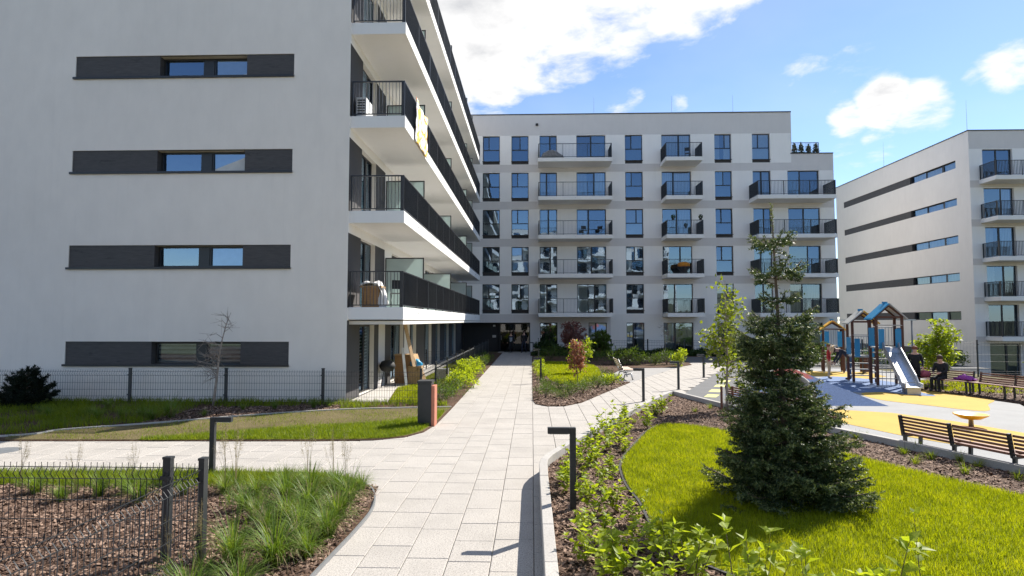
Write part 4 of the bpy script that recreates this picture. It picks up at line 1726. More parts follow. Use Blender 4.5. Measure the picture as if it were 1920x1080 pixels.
t = thing('wooden_crate', 'brown wooden crate under a white blanket on the lowest near balcony', 'crate', (-5.35, 19.15, 2.915))
MB().box(0, .55, 0, .5, 0, .62).build('box', 'wood_box', t, False, bevel=.01)
MB().box(-.05, .62, -.04, .55, .62, .68).build('lid', 'cardboard', t, False)
cl_ = MB()
for j in range(9):
    for i in range(9):
        x, y = -.08 + .8 * i / 8, -.06 + .65 * j / 8
        z = .70 + .1 * math.sin(i * .9) * math.sin(j * .8) + .1 * (1 - abs(i - 4) / 4) - (.55 if i == 8 else .2 if i == 7 else 0)
        cl_.v.append((x, y, z))
for j in range(8):
    for i in range(8):
        a = j * 9 + i
        cl_.f.append((a, a + 1, a + 10, a + 9))
co = cl_.build('blanket', 'white_cloth', t, False, True)
co.modifiers.new('solid', 'SOLIDIFY').thickness = .02
t = thing('cloth_bag', 'white cloth sack beside the wooden crate on the lowest near balcony', 'sack', (-4.72, 19.25, 2.915))
MB().lathe((0, 0, 0), [(.12, 0), (.16, .12), (.15, .3), (.08, .5), (.04, .56), (.07, .62)], 12).build('sack', 'white_cloth', t, False, True)


def folding_chair(loc, rz, label, mat='rail_dark', cush=None, s=1.0):
    t = thing('balcony_chair', label, 'chair', loc, rz)
    f = MB()
    for x in (-.2, .2):
        f.tube([(x, -.22, 0), (x, .2, .45), (x, .26, .85)], .012, 6)
        f.tube([(x, .22, 0), (x, -.2, .45)], .012, 6)
    f.tube([(-.2, .26, .85), (.2, .26, .85)], .012, 6)
    f.tube([(-.2, -.2, .45), (.2, -.2, .45)], .012, 6)
    f.build('frame', mat, t, False)
    MB().box(-.2, .2, -.2, .2, .44, .46).build('seat', cush or mat, t, False)
    MB().box(-.2, .2, .225, .245, .58, .84).build('backrest', cush or mat, t, False)
    t.scale = (s, s, s)
    return t


folding_chair((-4.3, 19.5, 2.915), R(200), 'black folding chair at the corner of the lowest near balcony')
folding_chair((4.2, 48.2, 9.135), R(20), 'dark folding chair on a wide balcony of the far block, third floor')
folding_chair((5.3, 48.4, 9.135), R(-30), 'second dark chair on the third floor wide balcony, nearer its right end')
folding_chair((12.3, 48.1, 15.195), R(160), 'dark chair on the topmost small balcony of the far block')
t = thing('lounge_chair', 'round chair with an orange cushion on a small balcony of the far block', 'chair', (11.9, 48.3, 6.105))
MB().lathe((0, 0, 0), [(.3, 0), (.32, .05), (.28, .3), (.5, .5), (.52, .6), (.4, .5), (.1, .42)], 14).build('basket', 'rail_dark', t, False, True)
MB().lathe((0, -.05, .45), [(.1, 0), (.4, .06), (.5, .25), (.42, .45), (.15, .52)], 14).build('cushion', 'cushion_orange', t, False, True)
# covered heap on the top balcony
hp = MB()
for j in range(10):
    for i in range(16):
        x, y = i / 15 * 1.9, j / 9 * .8
        z = .75 * math.sin(math.pi * i / 15) ** .45 * math.sin(math.pi * j / 9) ** .5 + .05 * math.sin(i * 2.1 + j)
        hp.v.append((.7 + x, 47.5 + y, 15.2 + max(z, 0) * (1 if i < 11 else .8)))
for j in range(9):
    for i in range(15):
        a = j * 16 + i
        hp.f.append((a, a + 1, a + 17, a + 16))
tag(hp.build('covered_heap', 'tarp', None, True, True), 'grey tarpaulin covered heap on the top wide balcony of the far block', 'tarpaulin')
for i, (x, z, lab) in enumerate(((10.9, 12.2, 'left'), (13.0, 12.2, 'right'))):
    t = thing('hanging_planter', 'dark planter with a ball of foliage, %s one on the small third balcony railing' % lab, 'planter', (x, 47.28, 10.22))
    MB().lathe((0, 0, 0), [(.09, 0), (.12, .18), (.1, .18)], 10).build('pot', 'rail_dark', t, False)
    q = MB()
    for k in range(90):
        a = Vector(np.random.default_rng(k + i * 100).normal(size=3)).normalized() * .17
        n = a.cross(Vector((.2, .5, .7))).normalized() * .06
        w = a.normalized().cross(n).normalized() * .04
        c = a + Vector((0, 0, .27))
        q.quad(tuple(c - n), tuple(c + w), tuple(c + n), tuple(c - w))
    q.build('foliage', 'leaf_deep', t, False)

# clutter in the side garden
t = thing('wooden_cabinet', 'brown wooden cabinet standing on the side garden terrace', 'cabinet', (-5.35, 23.9, .04))
MB().box(0, .75, 0, .5, 0, 1.1).build('carcass', 'wood_box', t, False, bevel=.01)
MB().box(-.03, .78, -.03, .53, 1.1, 1.14).build('top', 'wood_plank', t, False)
MB().box(.38, .385, -.012, -.001, .05, 1.05).build('door_gap', 'black_rubber', t, False)
t = thing('barbecue', 'black kettle barbecue on legs in front of the wooden cabinet', 'barbecue', (-5.35, 22.7, .04))
MB().lathe((0, 0, 0), [(.05, .55), (.22, .6), (.3, .75), (.3, .8), (.22, .95), (.05, 1.0)], 14).build('bowl', 'black_rubber', t, False, True)
for a in range(3):
    c, s_ = math.cos(a * 2.09), math.sin(a * 2.09)
    MB().tube([(.18 * c, .18 * s_, .62), (.32 * c, .32 * s_, 0)], .015, 6).build('leg', 'rail_dark', t, False)
t = thing('cardboard_box', 'cardboard box with a blue bag on the side garden lawn', 'box', (-4.75, 23.6, .03))
MB().box(0, .5, 0, .45, 0, .72).build('carton', 'cardboard', t, False)
bb = MB()
for j in range(9):
    for i in range(12):
        a = 2 * math.pi * i / 12
        ph = math.pi / 2 * j / 8
        r = .24 * math.cos(ph) * (1 + .18 * math.sin(3 * a + j))
        bb.v.append((.25 + r * math.cos(a), .22 + r * math.sin(a), .71 + .28 * math.sin(ph)))
for j in range(8):
    for i in range(12):
        bb.f.append((j * 12 + i, j * 12 + (i + 1) % 12, (j + 1) * 12 + (i + 1) % 12, (j + 1) * 12 + i))
tag(bb.build('blue_bag', 'blue_bag', None, True, True), 'crumpled blue plastic bag on top of the cardboard box', 'bag').location = (-4.75, 23.6, .03)
t = thing('wooden_pallet', 'wooden pallet leaning by the box in the side garden', 'pallet', (-4.15, 23.6, .03))
for i in range(7):
    f = i / 6
    a = Vector((.0, .1 + .5 * f, 0))
    MB().bar((-.02 + .0, .05 + f * .75, .02), (-.42, .05 + f * .75, 1.15), .09, .02, (1, 0, .35)).build('deck_board', 'wood_plank', t, False)
for f in (.05, .5, .95):
    MB().bar((-.05 - .4 * f, .0, .06 + 1.08 * f), (-.05 - .4 * f, .85, .06 + 1.08 * f), .08, .05, (1, 0, .35)).build('stringer', 'wood_plank', t, False)
tag(MB().bar((-4.45, 23.2, .75), (-4.95, 23.9, 2.35), .13, .05).build('wooden_plank', 'wood_plank', None, bevel=.004), 'long pale plank leaning up to the lowest balcony slab', 'plank')
tag(MB().bar((-4.72, 23.1, .05), (-4.98, 23.6, 1.45), .1, .03).build('white_board', 'white_cloth', None), 'white board leaning beside the cardboard box', 'board')
t = thing('plastic_crate', 'white plastic crate on the lawn beyond the pallet', 'crate', (-4.0, 25.6, .03))
MB().box(0, .5, 0, .4, 0, .45).box(.03, .47, .03, .37, .45, .46).build('crate', 'white_plastic', t, False, bevel=.01)

# ------------------------------------------------------------------ people
def person(label, loc, rz, J, cols, hair, scale=1.0, hat=None):
    """J: joints in metres for a 1.75 m body facing -y; cols: torso, arm, leg, shoe materials"""
    base = dict(pel=(0, 0, .95), sp=(0, 0, 1.15), ch=(0, -.01, 1.36), nk=(0, 0, 1.50), h0=(0, -.015, 1.57), h1=(0, -.02, 1.68),
                sl=(-.19, 0, 1.42), el=(-.25, .02, 1.14), wl=(-.26, -.05, .90), sr=(.19, 0, 1.42), er=(.25, .02, 1.14), wr=(.26, -.05, .90),
                hl=(-.10, 0, .90), kl=(-.11, -.02, .50), al=(-.11, .03, .09), tl=(-.12, -.13, .035),
                hr=(.10, 0, .90), kr=(.11, -.02, .50), ar=(.11, .03, .09), tr=(.12, -.13, .035))
    base.update(J)
    rad = dict(pel=.15, sp=.145, ch=.155, nk=.06, h0=.085, h1=.10, sl=.075, el=.05, wl=.034, sr=.075, er=.05, wr=.034, hl=.10, kl=.068, al=.045, tl=.038, hr=.10, kr=.068, ar=.045, tr=.038)
    edges = [('pel', 'sp', 0), ('sp', 'ch', 0), ('ch', 'nk', 4), ('nk', 'h0', 4), ('h0', 'h1', 4), ('ch', 'sl', 1), ('sl', 'el', 1), ('el', 'wl', 1), ('ch', 'sr', 1), ('sr', 'er', 1), ('er', 'wr', 1),
             ('pel', 'hl', 2), ('hl', 'kl', 2), ('kl', 'al', 2), ('al', 'tl', 3), ('pel', 'hr', 2), ('hr', 'kr', 2), ('kr', 'ar', 2), ('ar', 'tr', 3)]
    # hands: palm and five fingers; nose
    for s, e, w in (('l', 'el', 'wl'), ('r', 'er', 'wr')):
        W, E = Vector(base[w]), Vector(base[e])
        d = (W - E).normalized()
        side = d.cross(Vector((0, 1, .2))).normalized()
        P = W + d * .07
        base['p' + s] = tuple(P); rad['p' + s] = .034
        edges.append((w, 'p' + s, 4))
        for q in range(4):
            f = P + d * (.075 + .012 * (1 - abs(q - 1.3))) + side * (q - 1.5) * .02
            base['f%s%d' % (s, q)] = tuple(f); rad['f%s%d' % (s, q)] = .009
            edges.append(('p' + s, 'f%s%d' % (s, q), 4))
        th = W + d * .07 + side * (-.055)
        base['t' + s + 'h'] = tuple(th); rad['t' + s + 'h'] = .01
        edges.append((w, 't' + s + 'h', 4))
    H0, H1 = Vector(base['h0']), Vector(base['h1'])
    names = list(base)
    me = bpy.data.meshes.new('skeleton')
    me.from_pydata([base[n] for n in names], [(names.index(a), names.index(b)) for a, b, _ in edges], [])
    tmp = bpy.data.objects.new('tmp', me)
    COL.objects.link(tmp)
    md = tmp.modifiers.new('skin', 'SKIN')
    md.use_smooth_shade = True
    for i, n in enumerate(names):
        sv = me.skin_vertices[0].data[i]
        sv.radius = (rad[n], rad[n] * (.72 if n in ('pel', 'sp', 'ch') else 1))
        sv.use_root = (n == 'pel')
    tmp.modifiers.new('sub', 'SUBSURF').levels = 1
    dg = bpy.context.evaluated_depsgraph_get()
    body = bpy.data.meshes.new_from_object(tmp.evaluated_get(dg))
    bpy.data.objects.remove(tmp)
    body.materials.clear()
    for m_ in list(cols) + ['skin']:
        body.materials.append(M[m_])
    segs_ = [(np.array(base[a]), np.array(base[b]), c) for a, b, c in edges]
    for p in body.polygons:
        c = np.array(p.center)
        best, bc = 9, 0
        for a, b2, k in segs_:
            ab = b2 - a
            tt = min(1, max(0, (c - a) @ ab / (ab @ ab)))
            dd = np.linalg.norm(c - a - ab * tt)
            if dd < best:
                best, bc = dd, k
        p.material_index = bc
        p.use_smooth = True
    t = thing('person', label, 'person', loc, rz)
    o = bpy.data.objects.new('body', body)
    COL.objects.link(o)
    o.parent = t
    up = (H1 - H0).normalized()
    cpt = MB()
    ctr = H1 + up * .005
    fwd = Vector((0, -1, 0)) - up * up.y * -1
    n1, n2 = 10, 14
    x_ = up.cross(Vector((0, 1, .01))).normalized()
    y_ = up.cross(x_).normalized()
    for j in range(n1):
        ph = math.pi * .5 - math.pi * .62 * j / (n1 - 1)
        for i in range(n2):
            a = 2 * math.pi * i / n2
            v = up * math.sin(ph) * .118 + (x_ * math.cos(a) + y_ * math.sin(a)) * math.cos(ph) * .112
            back = -v.y
            if j > 5 and v.y < -.02:
                v = v * .72
            cpt.v.append(tuple(ctr + v + Vector((0, .012, 0))))
    for j in range(n1 - 1):
        for i in range(n2):
            cpt.f.append((j * n2 + i, j * n2 + (i + 1) % n2, (j + 1) * n2 + (i + 1) % n2, (j + 1) * n2 + i))
    cpt.build('hair', hair, t, False, True)
    nose = MB().lathe((0, 0, 0), [(.012, -.02), (.016, 0), (.006, .02)], 6)
    nn = nose.build('nose', 'skin', t, False, True)
    f_ = -(Vector((0, 1, 0)) - up * up.y).normalized()
    nn.location = H0 + up * .035 + f_ * .098
    for sx in (-1, 1):
        e_ = MB().lathe((0, 0, 0), [(.004, -.007), (.009, 0), (.004, .007)], 6).build('eye', 'black_rubber', t, False, True)
        e_.location = H0 + up * .075 + f_ * .096 + x_ * .035 * sx
    if hat:
        hb = MB().lathe((0, 0, 0), [(.19, -.01), (.19, .0), (.115, .015), (.11, .09), (.06, .11), (.01, .112)], 16).build('hat', hat, t, False, True)
        hb.location = H1 + up * .04
        hb.rotation_euler = up.to_track_quat('Z', 'Y').to_euler()
    t.scale = (scale,) * 3
    return t


bend = dict(sp=(0, -.10, 1.12), ch=(0, -.30, 1.22), nk=(0, -.42, 1.27), h0=(0, -.50, 1.25), h1=(0, -.59, 1.27), sl=(-.18, -.32, 1.24), el=(-.2, -.42, .96), wl=(-.15, -.55, .74),
            sr=(.18, -.32, 1.24), er=(.2, -.42, .96), wr=(.15, -.55, .74), pel=(0, .06, .94), hl=(-.1, .05, .89), hr=(.1, .05, .89))
walk = dict(kl=(-.10, -.16, .52), al=(-.10, -.2, .10), tl=(-.10, -.36, .05), kr=(.1, .02, .48), ar=(.1, .26, .13), tr=(.1, .14, .03), wl=(-.26, .12, .93), wr=(.26, -.16, .95))
sit = dict(pel=(0, 0, .55), sp=(0, .03, .75), ch=(0, -.02, .97), nk=(0, -.04, 1.1), h0=(0, -.08, 1.16), h1=(0, -.11, 1.26), sl=(-.19, -.02, 1.03), el=(-.24, -.1, .78), wl=(-.12, -.3, .72), sr=(.19, -.02, 1.03), er=(.24, -.1, .78), wr=(.12, -.3, .72),
           hl=(-.1, -.02, .52), kl=(-.12, -.44, .5), al=(-.12, -.42, .09), tl=(-.13, -.57, .04), hr=(.1, -.02, .52), kr=(.12, -.44, .5), ar=(.12, -.38, .09), tr=(.13, -.53, .04))
person('person in dark jacket, jeans and straw hat bending down in the playground', (13.35, 26.4, 0), R(-100), bend, ['cloth_navy', 'cloth_navy', 'cloth_jeans', 'black_rubber'], 'hair_brown', 1.0, 'cloth_beige')
person('small person in a red top beside the one in the straw hat', (12.75, 26.9, 0), R(60), {}, ['cloth_red', 'cloth_red', 'cloth_beige', 'black_rubber'], 'hair_red', .84)
person('person in a long black coat standing behind the slide', (13.95, 22.9, 0), R(-35), walk, ['cloth_black', 'cloth_black', 'cloth_black', 'hair_red'], 'hair_red', .88)
person('person in black seated on the bench below the maple', (14.52, 22.35, -.02), R(-62), sit, ['cloth_black', 'cloth_black', 'cloth_black', 'black_rubber'], 'hair_brown', .95)
person('person in a grey jacket walking at the entrance, left one', (-1.62, 47.6, .0), R(10), walk, ['cloth_grey', 'cloth_black', 'cloth_black', 'black_rubber'], 'hair_brown', .9)
person('person in black walking at the entrance, right one', (-.6, 47.3, .0), R(-20), walk, ['cloth_black', 'cloth_black', 'cloth_navy', 'black_rubber'], 'hair_brown', .95)
sh = MB()
for j in range(7):
    for i in range(12):
        sh.v.append((14.72 + .1 * math.sin(i * .8) * .3 + i / 11 * .28 + .22 * j / 6 - .1, 21.95 - i / 11 * .6 + .18 * j / 6 - .05, .47 + .16 * math.sin(math.pi * i / 11) * math.sin(math.pi * j / 6) + .02 * math.sin(i * 2 + j)))
for j in range(6):
    for i in range(11):
        a = j * 12 + i
        sh.f.append((a, a + 1, a + 13, a + 12))
so2 = sh.build('purple_jacket', 'cloth_purple', None, True, True)
so2.modifiers.new('solid', 'SOLIDIFY').thickness = .03
tag(so2, 'purple jacket lying on the bench beside the seated person', 'jacket')
t = thing('pink_bag', 'pink bag on the bench, left of the seated person', 'bag', (14.3, 22.9, .46))
MB().lathe((0, 0, 0), [(.14, 0), (.18, .08), (.14, .2), (.05, .24)], 12).build('sack', 'cloth_pink', t, False, True)
MB().tube([(-.08, 0, .2), (-.05, 0, .32), (.05, 0, .32), (.08, 0, .2)], .01, 6).build('strap', 'cloth_pink', t, False)

# ------------------------------------------------------------------ vegetation
def unit(a):
    return a / (np.linalg.norm(a, axis=-1, keepdims=True) + 1e-9)


def blades(P, z, h, w, lean=.5, r=rng):
    """upright grass blades, three triangles each"""
    n = len(P)
    az = r.random(n) * 2 * np.pi
    H = h * (.6 + .7 * r.random(n))
    d = np.stack([np.cos(az), np.sin(az)], 1)
    s = np.stack([-d[:, 1], d[:, 0]], 1)
    ln = lean * H * (.3 + r.random(n))
    V = np.zeros((n, 5, 3))
    W = w * (.7 + .6 * r.random(n))
    for k, (sg, hh, ll, ww) in enumerate(((-1, 0, 0, 1), (1, 0, 0, 1), (-1, .55, .3, .75), (1, .55, .3, .75), (0, 1, 1, 0))):
        V[:, k, :2] = P + d * (ln * ll)[:, None] + s * (sg * W * .5 * ww)[:, None]
        V[:, k, 2] = z + H * hh
    T = np.array([[0, 1, 3], [0, 3, 2], [2, 3, 4]])[None] + (np.arange(n) * 5)[:, None, None]
    return V.reshape(-1, 3), T.reshape(-1, 3)


def lawn(name, poly, z, dens, h, w, mat, label, lean=.6, patch=0, holes=()):
    P = scatter(poly, dens, holes, maxn=1500000)
    P = P[in_view(P, .15)]
    if patch:
        f = np.sin(P[:, 0] * 2.3 + 1) * np.sin(P[:, 1] * 1.9) + .5 * np.sin(P[:, 0] * 6.1) * np.sin(P[:, 1] * 5.3 + 2)
        P = P[f + rng.normal(0, .35, len(P)) > patch - 1]
    V, T = blades(P, z, h, w, lean)
    o = link(name, npmesh(name, V, T), mat)
    return stuff(o, label, 'grass')


lawn('lawn_grass', RLAWN, .215, 4200, .062, .0055, 'grass_lawn', 'bright yellow green lawn grass around the spruce')
lawn('verge_grass', LAWN_LOBE, .03, 2400, .075, .008, 'grass_verge', 'short green grass along the cross path')
lawn('front_grass', FRONT_LAWN, .03, 2400, .12, .008, 'grass_verge', 'green grass strip behind the front wire fence')
lawn('garden_grass', SIDE_LAWN, .03, 900, .075, .014, 'grass_lawn', 'bright lawn grass in the side garden of the near block')
lawn('island_grass', ISLE_LAWN, .035, 520, .08, .02, 'grass_lawn', 'bright lawn grass inside the shrub island')
lawn('sprouting_grass', SEED, .026, 420, .045, .007, 'grass_verge', 'sparse sprouting grass on the brown seeded strip', patch=.75)
VERGE = [(-16, 13.4), (-11.3, 13.1), (-10.6, 13.9), (-9.0, 14.9), (-7.55, 16.0), (-5.8, 17.0), (-4.45, 17.45), (-2.4, 17.8), (-2.6, 18.5), (-5.5, 18.6), (-16, 18.55)]
lawn('bed_grass', [(-4.2, 9.3), (-2.5, 9.2), (-2.35, 8.3), (-2.3, 6.5), (-2.5, 4.8), (-3.3, 4.8), (-3.2, 7.0), (-4.2, 8.2)], .02, 420, .18, .008, 'grass_tussock', 'loose green and straw grass between the clumps of the front bed', 1.2, patch=.9)
lawn('rough_grass', VERGE, .018, 520, .17, .012, 'grass_verge', 'rough grass verge below the gable fence', .8, patch=.75, holes=[[(-9.4, 14.6), (-5.4, 16.9), (-5.4, 17.9), (-9.4, 17.3)]])
lawn('hedge_grass', [(0, 43.5), (22, 43.5), (22, 45.2), (0, 45.2)], .01, 160, .3, .05, 'leaf_deep', 'dark ground cover along the far block')
lawn('bench_grass', [(14.6, 24.6), (14.5, 22), (17, 21), (18, 24), (17, 26.5)], .02, 260, .12, .02, 'grass_lawn', 'patchy grass behind the bench below the maple', patch=.8)


def chips(name, poly, z, dens, holes, label, size=.035):
    P = scatter(poly, dens, holes, 900000)
    P = P[in_view(P, .12)]
    n = len(P)
    L = size * (.5 + 1.0 * rng.random(n))
    W = L * (.25 + .4 * rng.random(n))
    a = rng.random(n) * 2 * np.pi
    d = np.stack([np.cos(a), np.sin(a), rng.normal(0, .35, n)], 1)
    s = np.stack([-np.sin(a), np.cos(a), rng.normal(0, .45, n)], 1)
    C = np.concatenate([P, np.full((n, 1), z + .008) + rng.random((n, 1)) * .014], 1)
    up = np.array([0, 0, .009])
    V = np.stack([C - d * L[:, None], C + s * W[:, None] - up, C - s * W[:, None] - up, C + d * L[:, None], C + up], 1)
    T = np.array([[0, 1, 4], [1, 3, 4], [3, 2, 4], [2, 0, 4]])[None] + (np.arange(n) * 5)[:, None, None]
    mi = np.repeat((rng.random(n) < .33).astype(int), 4)
    o = link(name, npmesh(name, V.reshape(-1, 3), T.reshape(-1, 3), mi), ['bark_chip', 'bark_chip_pale'])
    return stuff(o, label, 'bark mulch')


NEARBED = [(-8, 9.2), (-2.3, 9.3), (-2.2, 8.6), (-2.15, 7), (-2.2, 3), (-8, 3)]
chips('bark_mulch', RBED, .19, 900, [RLAWN], 'brown bark chips covering the raised bed around the lawn')
chips('bark_mulch', NEARBED, .02, 700, [], 'brown bark chips in the front grass bed', .03)
chips('bark_mulch', [q for q in ISLAND if q[1] < 30] + [(.6, 28.9)], .02, 260, [ISLE_LAWN], 'brown bark chips at the edge of the shrub island', .045)
chips('bark_mulch', [(-9.5, 14.6), (-5.5, 17.0), (-5.5, 18), (-9.5, 17.4)], .018, 330, [], 'bark chips in the verge below the gable fence', .045)
chips('bark_mulch', [(13.8, 17.3), (14.8, 19), (14.5, 21), (14.1, 23), (14.6, 24.8), (18, 25), (19, 17)], .02, 150, [], 'bark chips below the right hand benches', .06)


def tussock_np(r, n=130, L=.55, w=.008, spread=.9, base=.07):
    """arching blades from a clump: 4 segments"""
    az = r.random(n) * 2 * np.pi
    tilt = spread * np.sqrt(r.random(n))
    len_ = L * (.55 + .6 * r.random(n))
    d = np.stack([np.cos(az), np.sin(az)], 1)
    s = np.stack([-d[:, 1], d[:, 0]], 1)
    b0 = d * (base * r.random(n))[:, None]
    V = np.zeros((n, 9, 3))
    x = np.zeros(n); zz = np.zeros(n)
    ang = tilt * .35
    prev = 0
    for k in range(5):
        if k:
            x = x + np.sin(ang) * len_ / 4
            zz = zz + np.cos(ang) * len_ / 4
            ang = ang + tilt * (.32 + .1 * k) * (.7 + .6 * r.random(n))
        ww = w * (1 - k / 4) ** .7
        if k < 4:
            for q, sg in enumerate((-1, 1)):
                V[:, 2 * k + q, :2] = b0 + d * x[:, None] + s * (sg * ww / 2)
                V[:, 2 * k + q, 2] = zz
        else:
            V[:, 8, :2] = b0 + d * x[:, None]
            V[:, 8, 2] = zz
    T = []
    for k in range(3):
        a = 2 * k
        T += [[a, a + 1, a + 3], [a, a + 3, a + 2]]
    T.append([6, 7, 8])
    T = np.array(T)[None] + (np.arange(n) * 9)[:, None, None]
    return V.reshape(-1, 3), T.reshape(-1, 3)


def cat(parts):
    V, T, Mi = [], [], []
    o = 0
    for v, t, m in parts:
        V.append(v)
        T.append(t + o)
        Mi.append(np.full(len(t), m))
        o += len(v)
    return np.concatenate(V), np.concatenate(T), np.concatenate(Mi)


def leaves_np(C, D, L, W, r=rng, droop=.3):
    """leaf: two folded halves; C base points, D pointing direction"""
    n = len(C)
    D = unit(D + r.normal(0, .25, (n, 3)))
    D[:, 2] -= droop * r.random(n)
    D = unit(D)
    up = unit(r.normal(0, .5, (n, 3)) + np.array([0, 0, 1.0]))
    S = unit(np.cross(D, up))
    N = np.cross(S, D)
    l = L * (.6 + .7 * r.random(n))[:, None]
    w = W * (.6 + .7 * r.random(n))[:, None]
    V = np.stack([C, C + D * l * .38 + S * w + N * w * .35, C + D * l * .42, C + D * l * .38 - S * w + N * w * .35, C + D * l - N * l * .08], 1)
    T = np.array([[0, 2, 1], [0, 3, 2], [1, 2, 4], [2, 3, 4]])[None] + (np.arange(n) * 5)[:, None, None]
    return V.reshape(-1, 3), T.reshape(-1, 3)


def tri_mb(m):
    V = np.array(m.v)
    T = []
    for f in m.f:
        for k in range(1, len(f) - 1):
            T.append((f[0], f[k], f[k + 1]))
    return V, np.array(T)


def put(proto, mats, name, spots, label, catg, group, zrot=True, srange=(.8, 1.2)):
    """spots: (x, y, z, size) ; proto: list of shared meshes"""
    for i, q in enumerate(spots):
        me = proto[i % len(proto)]
        o = link(name, me, mats)
        o.location = q[:3]
        s = q[3] * random.uniform(*srange)
        o.scale = (s, s, s * random.uniform(.9, 1.1))
        o.rotation_euler = (0, 0, random.random() * 6.28)
        lab = label[i % len(label)] if isinstance(label, list) else label
        tag(o, lab, catg, group)


ORD = ['first', 'second', 'third', 'fourth', 'fifth', 'sixth', 'seventh', 'eighth', 'ninth', 'tenth']


def nth(txt, n, where):
    return ['%s, %s %s' % (txt, ORD[i], where) for i in range(n)]


def tussock_protos(k, n, L, w, spread, seed, dry=0, dryL=.9):
    out = []
    for i in range(k):
        r = np.random.default_rng(seed + i)
        parts = [(*tussock_np(r, n, L, w, spread), 0)]
        parts.append((*tussock_np(r, n // 4, L * .8, w, spread * 1.4), 1))
        for q in range(dry):
            a = r.random() * 6.28
            m = MB()
            top = Vector((math.cos(a) * .22 * r.random(), math.sin(a) * .22 * r.random(), dryL * (.75 + .4 * r.random())))
            mid = top * .5 - Vector((math.cos(a), math.sin(a), 0)) * .03
            m.tube([(0, 0, 0), mid, top], [.0025, .002, .0012], 3, False)
            V, T = tri_mb(m)
            parts.append((V, T, 1))
            nn = 46
            f = r.random(nn) ** .7
            C = np.array(top)[None] * (1 - .38 * f[:, None]) + np.array(mid - top * .5)[None] * .2
            D = r.normal(0, 1, (nn, 3)) * .5 + np.array([math.cos(a), math.sin(a), .8])
            parts.append((*leaves_np(C, D, .05, .0022, r, .6), 1))
        V, T, Mi = cat(parts)
        out.append(npmesh('tussock', V, T, Mi))
    return out


FT = [(-3.75, 8.05, 1), (-3.35, 8.4, 1), (-2.95, 8.15, 1.05), (-2.85, 9.0, 1), (-2.52, 8.5, 1.05), (-2.6, 6.9, 1.15), (-2.62, 6.3, 1.1), (-2.35, 7.1, 1), (-3.05, 6.3, 1.0), (-3.1, 7.25, .95), (-4.4, 8.8, .9),
      (-4.95, 8.7, .85), (-5.35, 8.3, .8), (-6.1, 8.6, .8), (-6.45, 8.35, .75), (-7.1, 8.7, .75), (-5.8, 8.75, .8), (-2.45, 7.8, 1.1), (-2.65, 5.6, 1.0), (-3.0, 5.4, .9), (-3.45, 7.7, .9), (-3.0, 7.6, 1.0), (-2.75, 7.4, 1.0), (-3.2, 8.9, .9), (-2.5, 9.05, .8), (-3.9, 8.7, .9), (-3.6, 9.0, .8), (-2.35, 6.5, .8)]
tg = tussock_protos(4, 170, .56, .0115, 1.25, 10)
put(tg, ['grass_tussock', 'grass_dry'], 'ornamental_grass', [(x, y, .02, s * .95) for x, y, s in FT], 'arching green ornamental grass clump in the bed by the front fence', 'grass clump', 'ornamental grass clumps in the front bed')
td = tussock_protos(3, 40, .4, .005, .7, 40, dry=7, dryL=1.0)
put(td, ['grass_tussock', 'grass_dry'], 'feather_grass', [(-4.55, 9.1, .02, 1.05), (-4.3, 8.9, .02, 1), (-3.35, 9.2, .02, 1), (-2.95, 9.15, .02, 1.05), (-2.75, 9.1, .02, .95), (-6.6, 8.8, .02, .9), (-7.6, 9.0, .02, .85), (-5.9, 9.0, .02, .8)],
    ['tall dry feathery grass stalks behind the fence lamp'] + ['second tall dry feathery grass tuft, right of the fence lamp', 'dry feathery grass stalks at the middle of the front bed', 'dry feathery grass stalks near the rounded bed end', 'last dry feathery grass tuft before the rounded bed end', 'dry grass stalks seen through the fence, nearest its corner posts', 'dry grass stalks at the far left behind the fence', 'dry grass stalks between the fence lamp and far left tuft'], 'grass clump', 'feathery dry grasses in the front bed')
put(td, ['grass_tussock', 'grass_dry'], 'feather_grass', [(-3.3, 6.15, .02, .6), (-3.55, 6.0, .02, .55), (-3.0, 6.7, .02, .6)], ['dry bent grass stalks right of the corner posts of the front fence', 'dry bent grass stalks between the two corner posts of the front fence', 'dry bent grass stalks behind the right corner post of the front fence'], 'grass clump', 'dry grass at the fence corner')
VT = [(-10.9, 15.2, .95), (-10.4, 15.4, 1), (-9.8, 15.3, .95), (-9.5, 15.15, 1.05), (-9.2, 15.5, 1.1), (-11.5, 15.8, .8), (-8.5, 15.8, .6), (-7.2, 17.1, .55), (-6.2, 17.4, .6), (-5.8, 17.55, .5), (-12.5, 15.6, .8), (-13.2, 16.2, .8), (-11.9, 17.0, .8), (-8.0, 16.9, .5)]
put(tg, ['grass_tussock', 'grass_dry'], 'verge_grass_clump', [(x, y, .02, s * .9) for x, y, s in VT], ['green grass clump on the verge ' + ('in the shade before the gable fence' if x < -9 else 'at the sunny end of the gable fence') for x, y, s in VT], 'grass clump', 'grass clumps below the gable fence')
TF = [(3.6, 17.0), (4.1, 15.7), (4.65, 16.3), (6.3, 12.25), (5.9, 11.6), (6.5, 12.3), (6.4, 10.9), (6.8, 11.2), (6.6, 10.5), (6.15, 10.2), (6.5, 9.55), (7.0, 10.4), (7.0, 10.0), (7.0, 9.2), (6.9, 8.8), (5.2, 13.3), (4.9, 14.2), (3.0, 15.2), (2.3, 14.0)]
tt = tussock_protos(3, 60, .22, .008, 1.0, 70)
put(tt, ['grass_verge', 'grass_dry'], 'grass_tuft', [(x, y, .19, 1.0) for x, y in TF], ['small yellowish grass tuft in the bark mulch ' + ('between lawn and birch' if x < 5.4 else 'before the long bench') for x, y in TF], 'grass tuft', 'grass tufts in the raised bed')


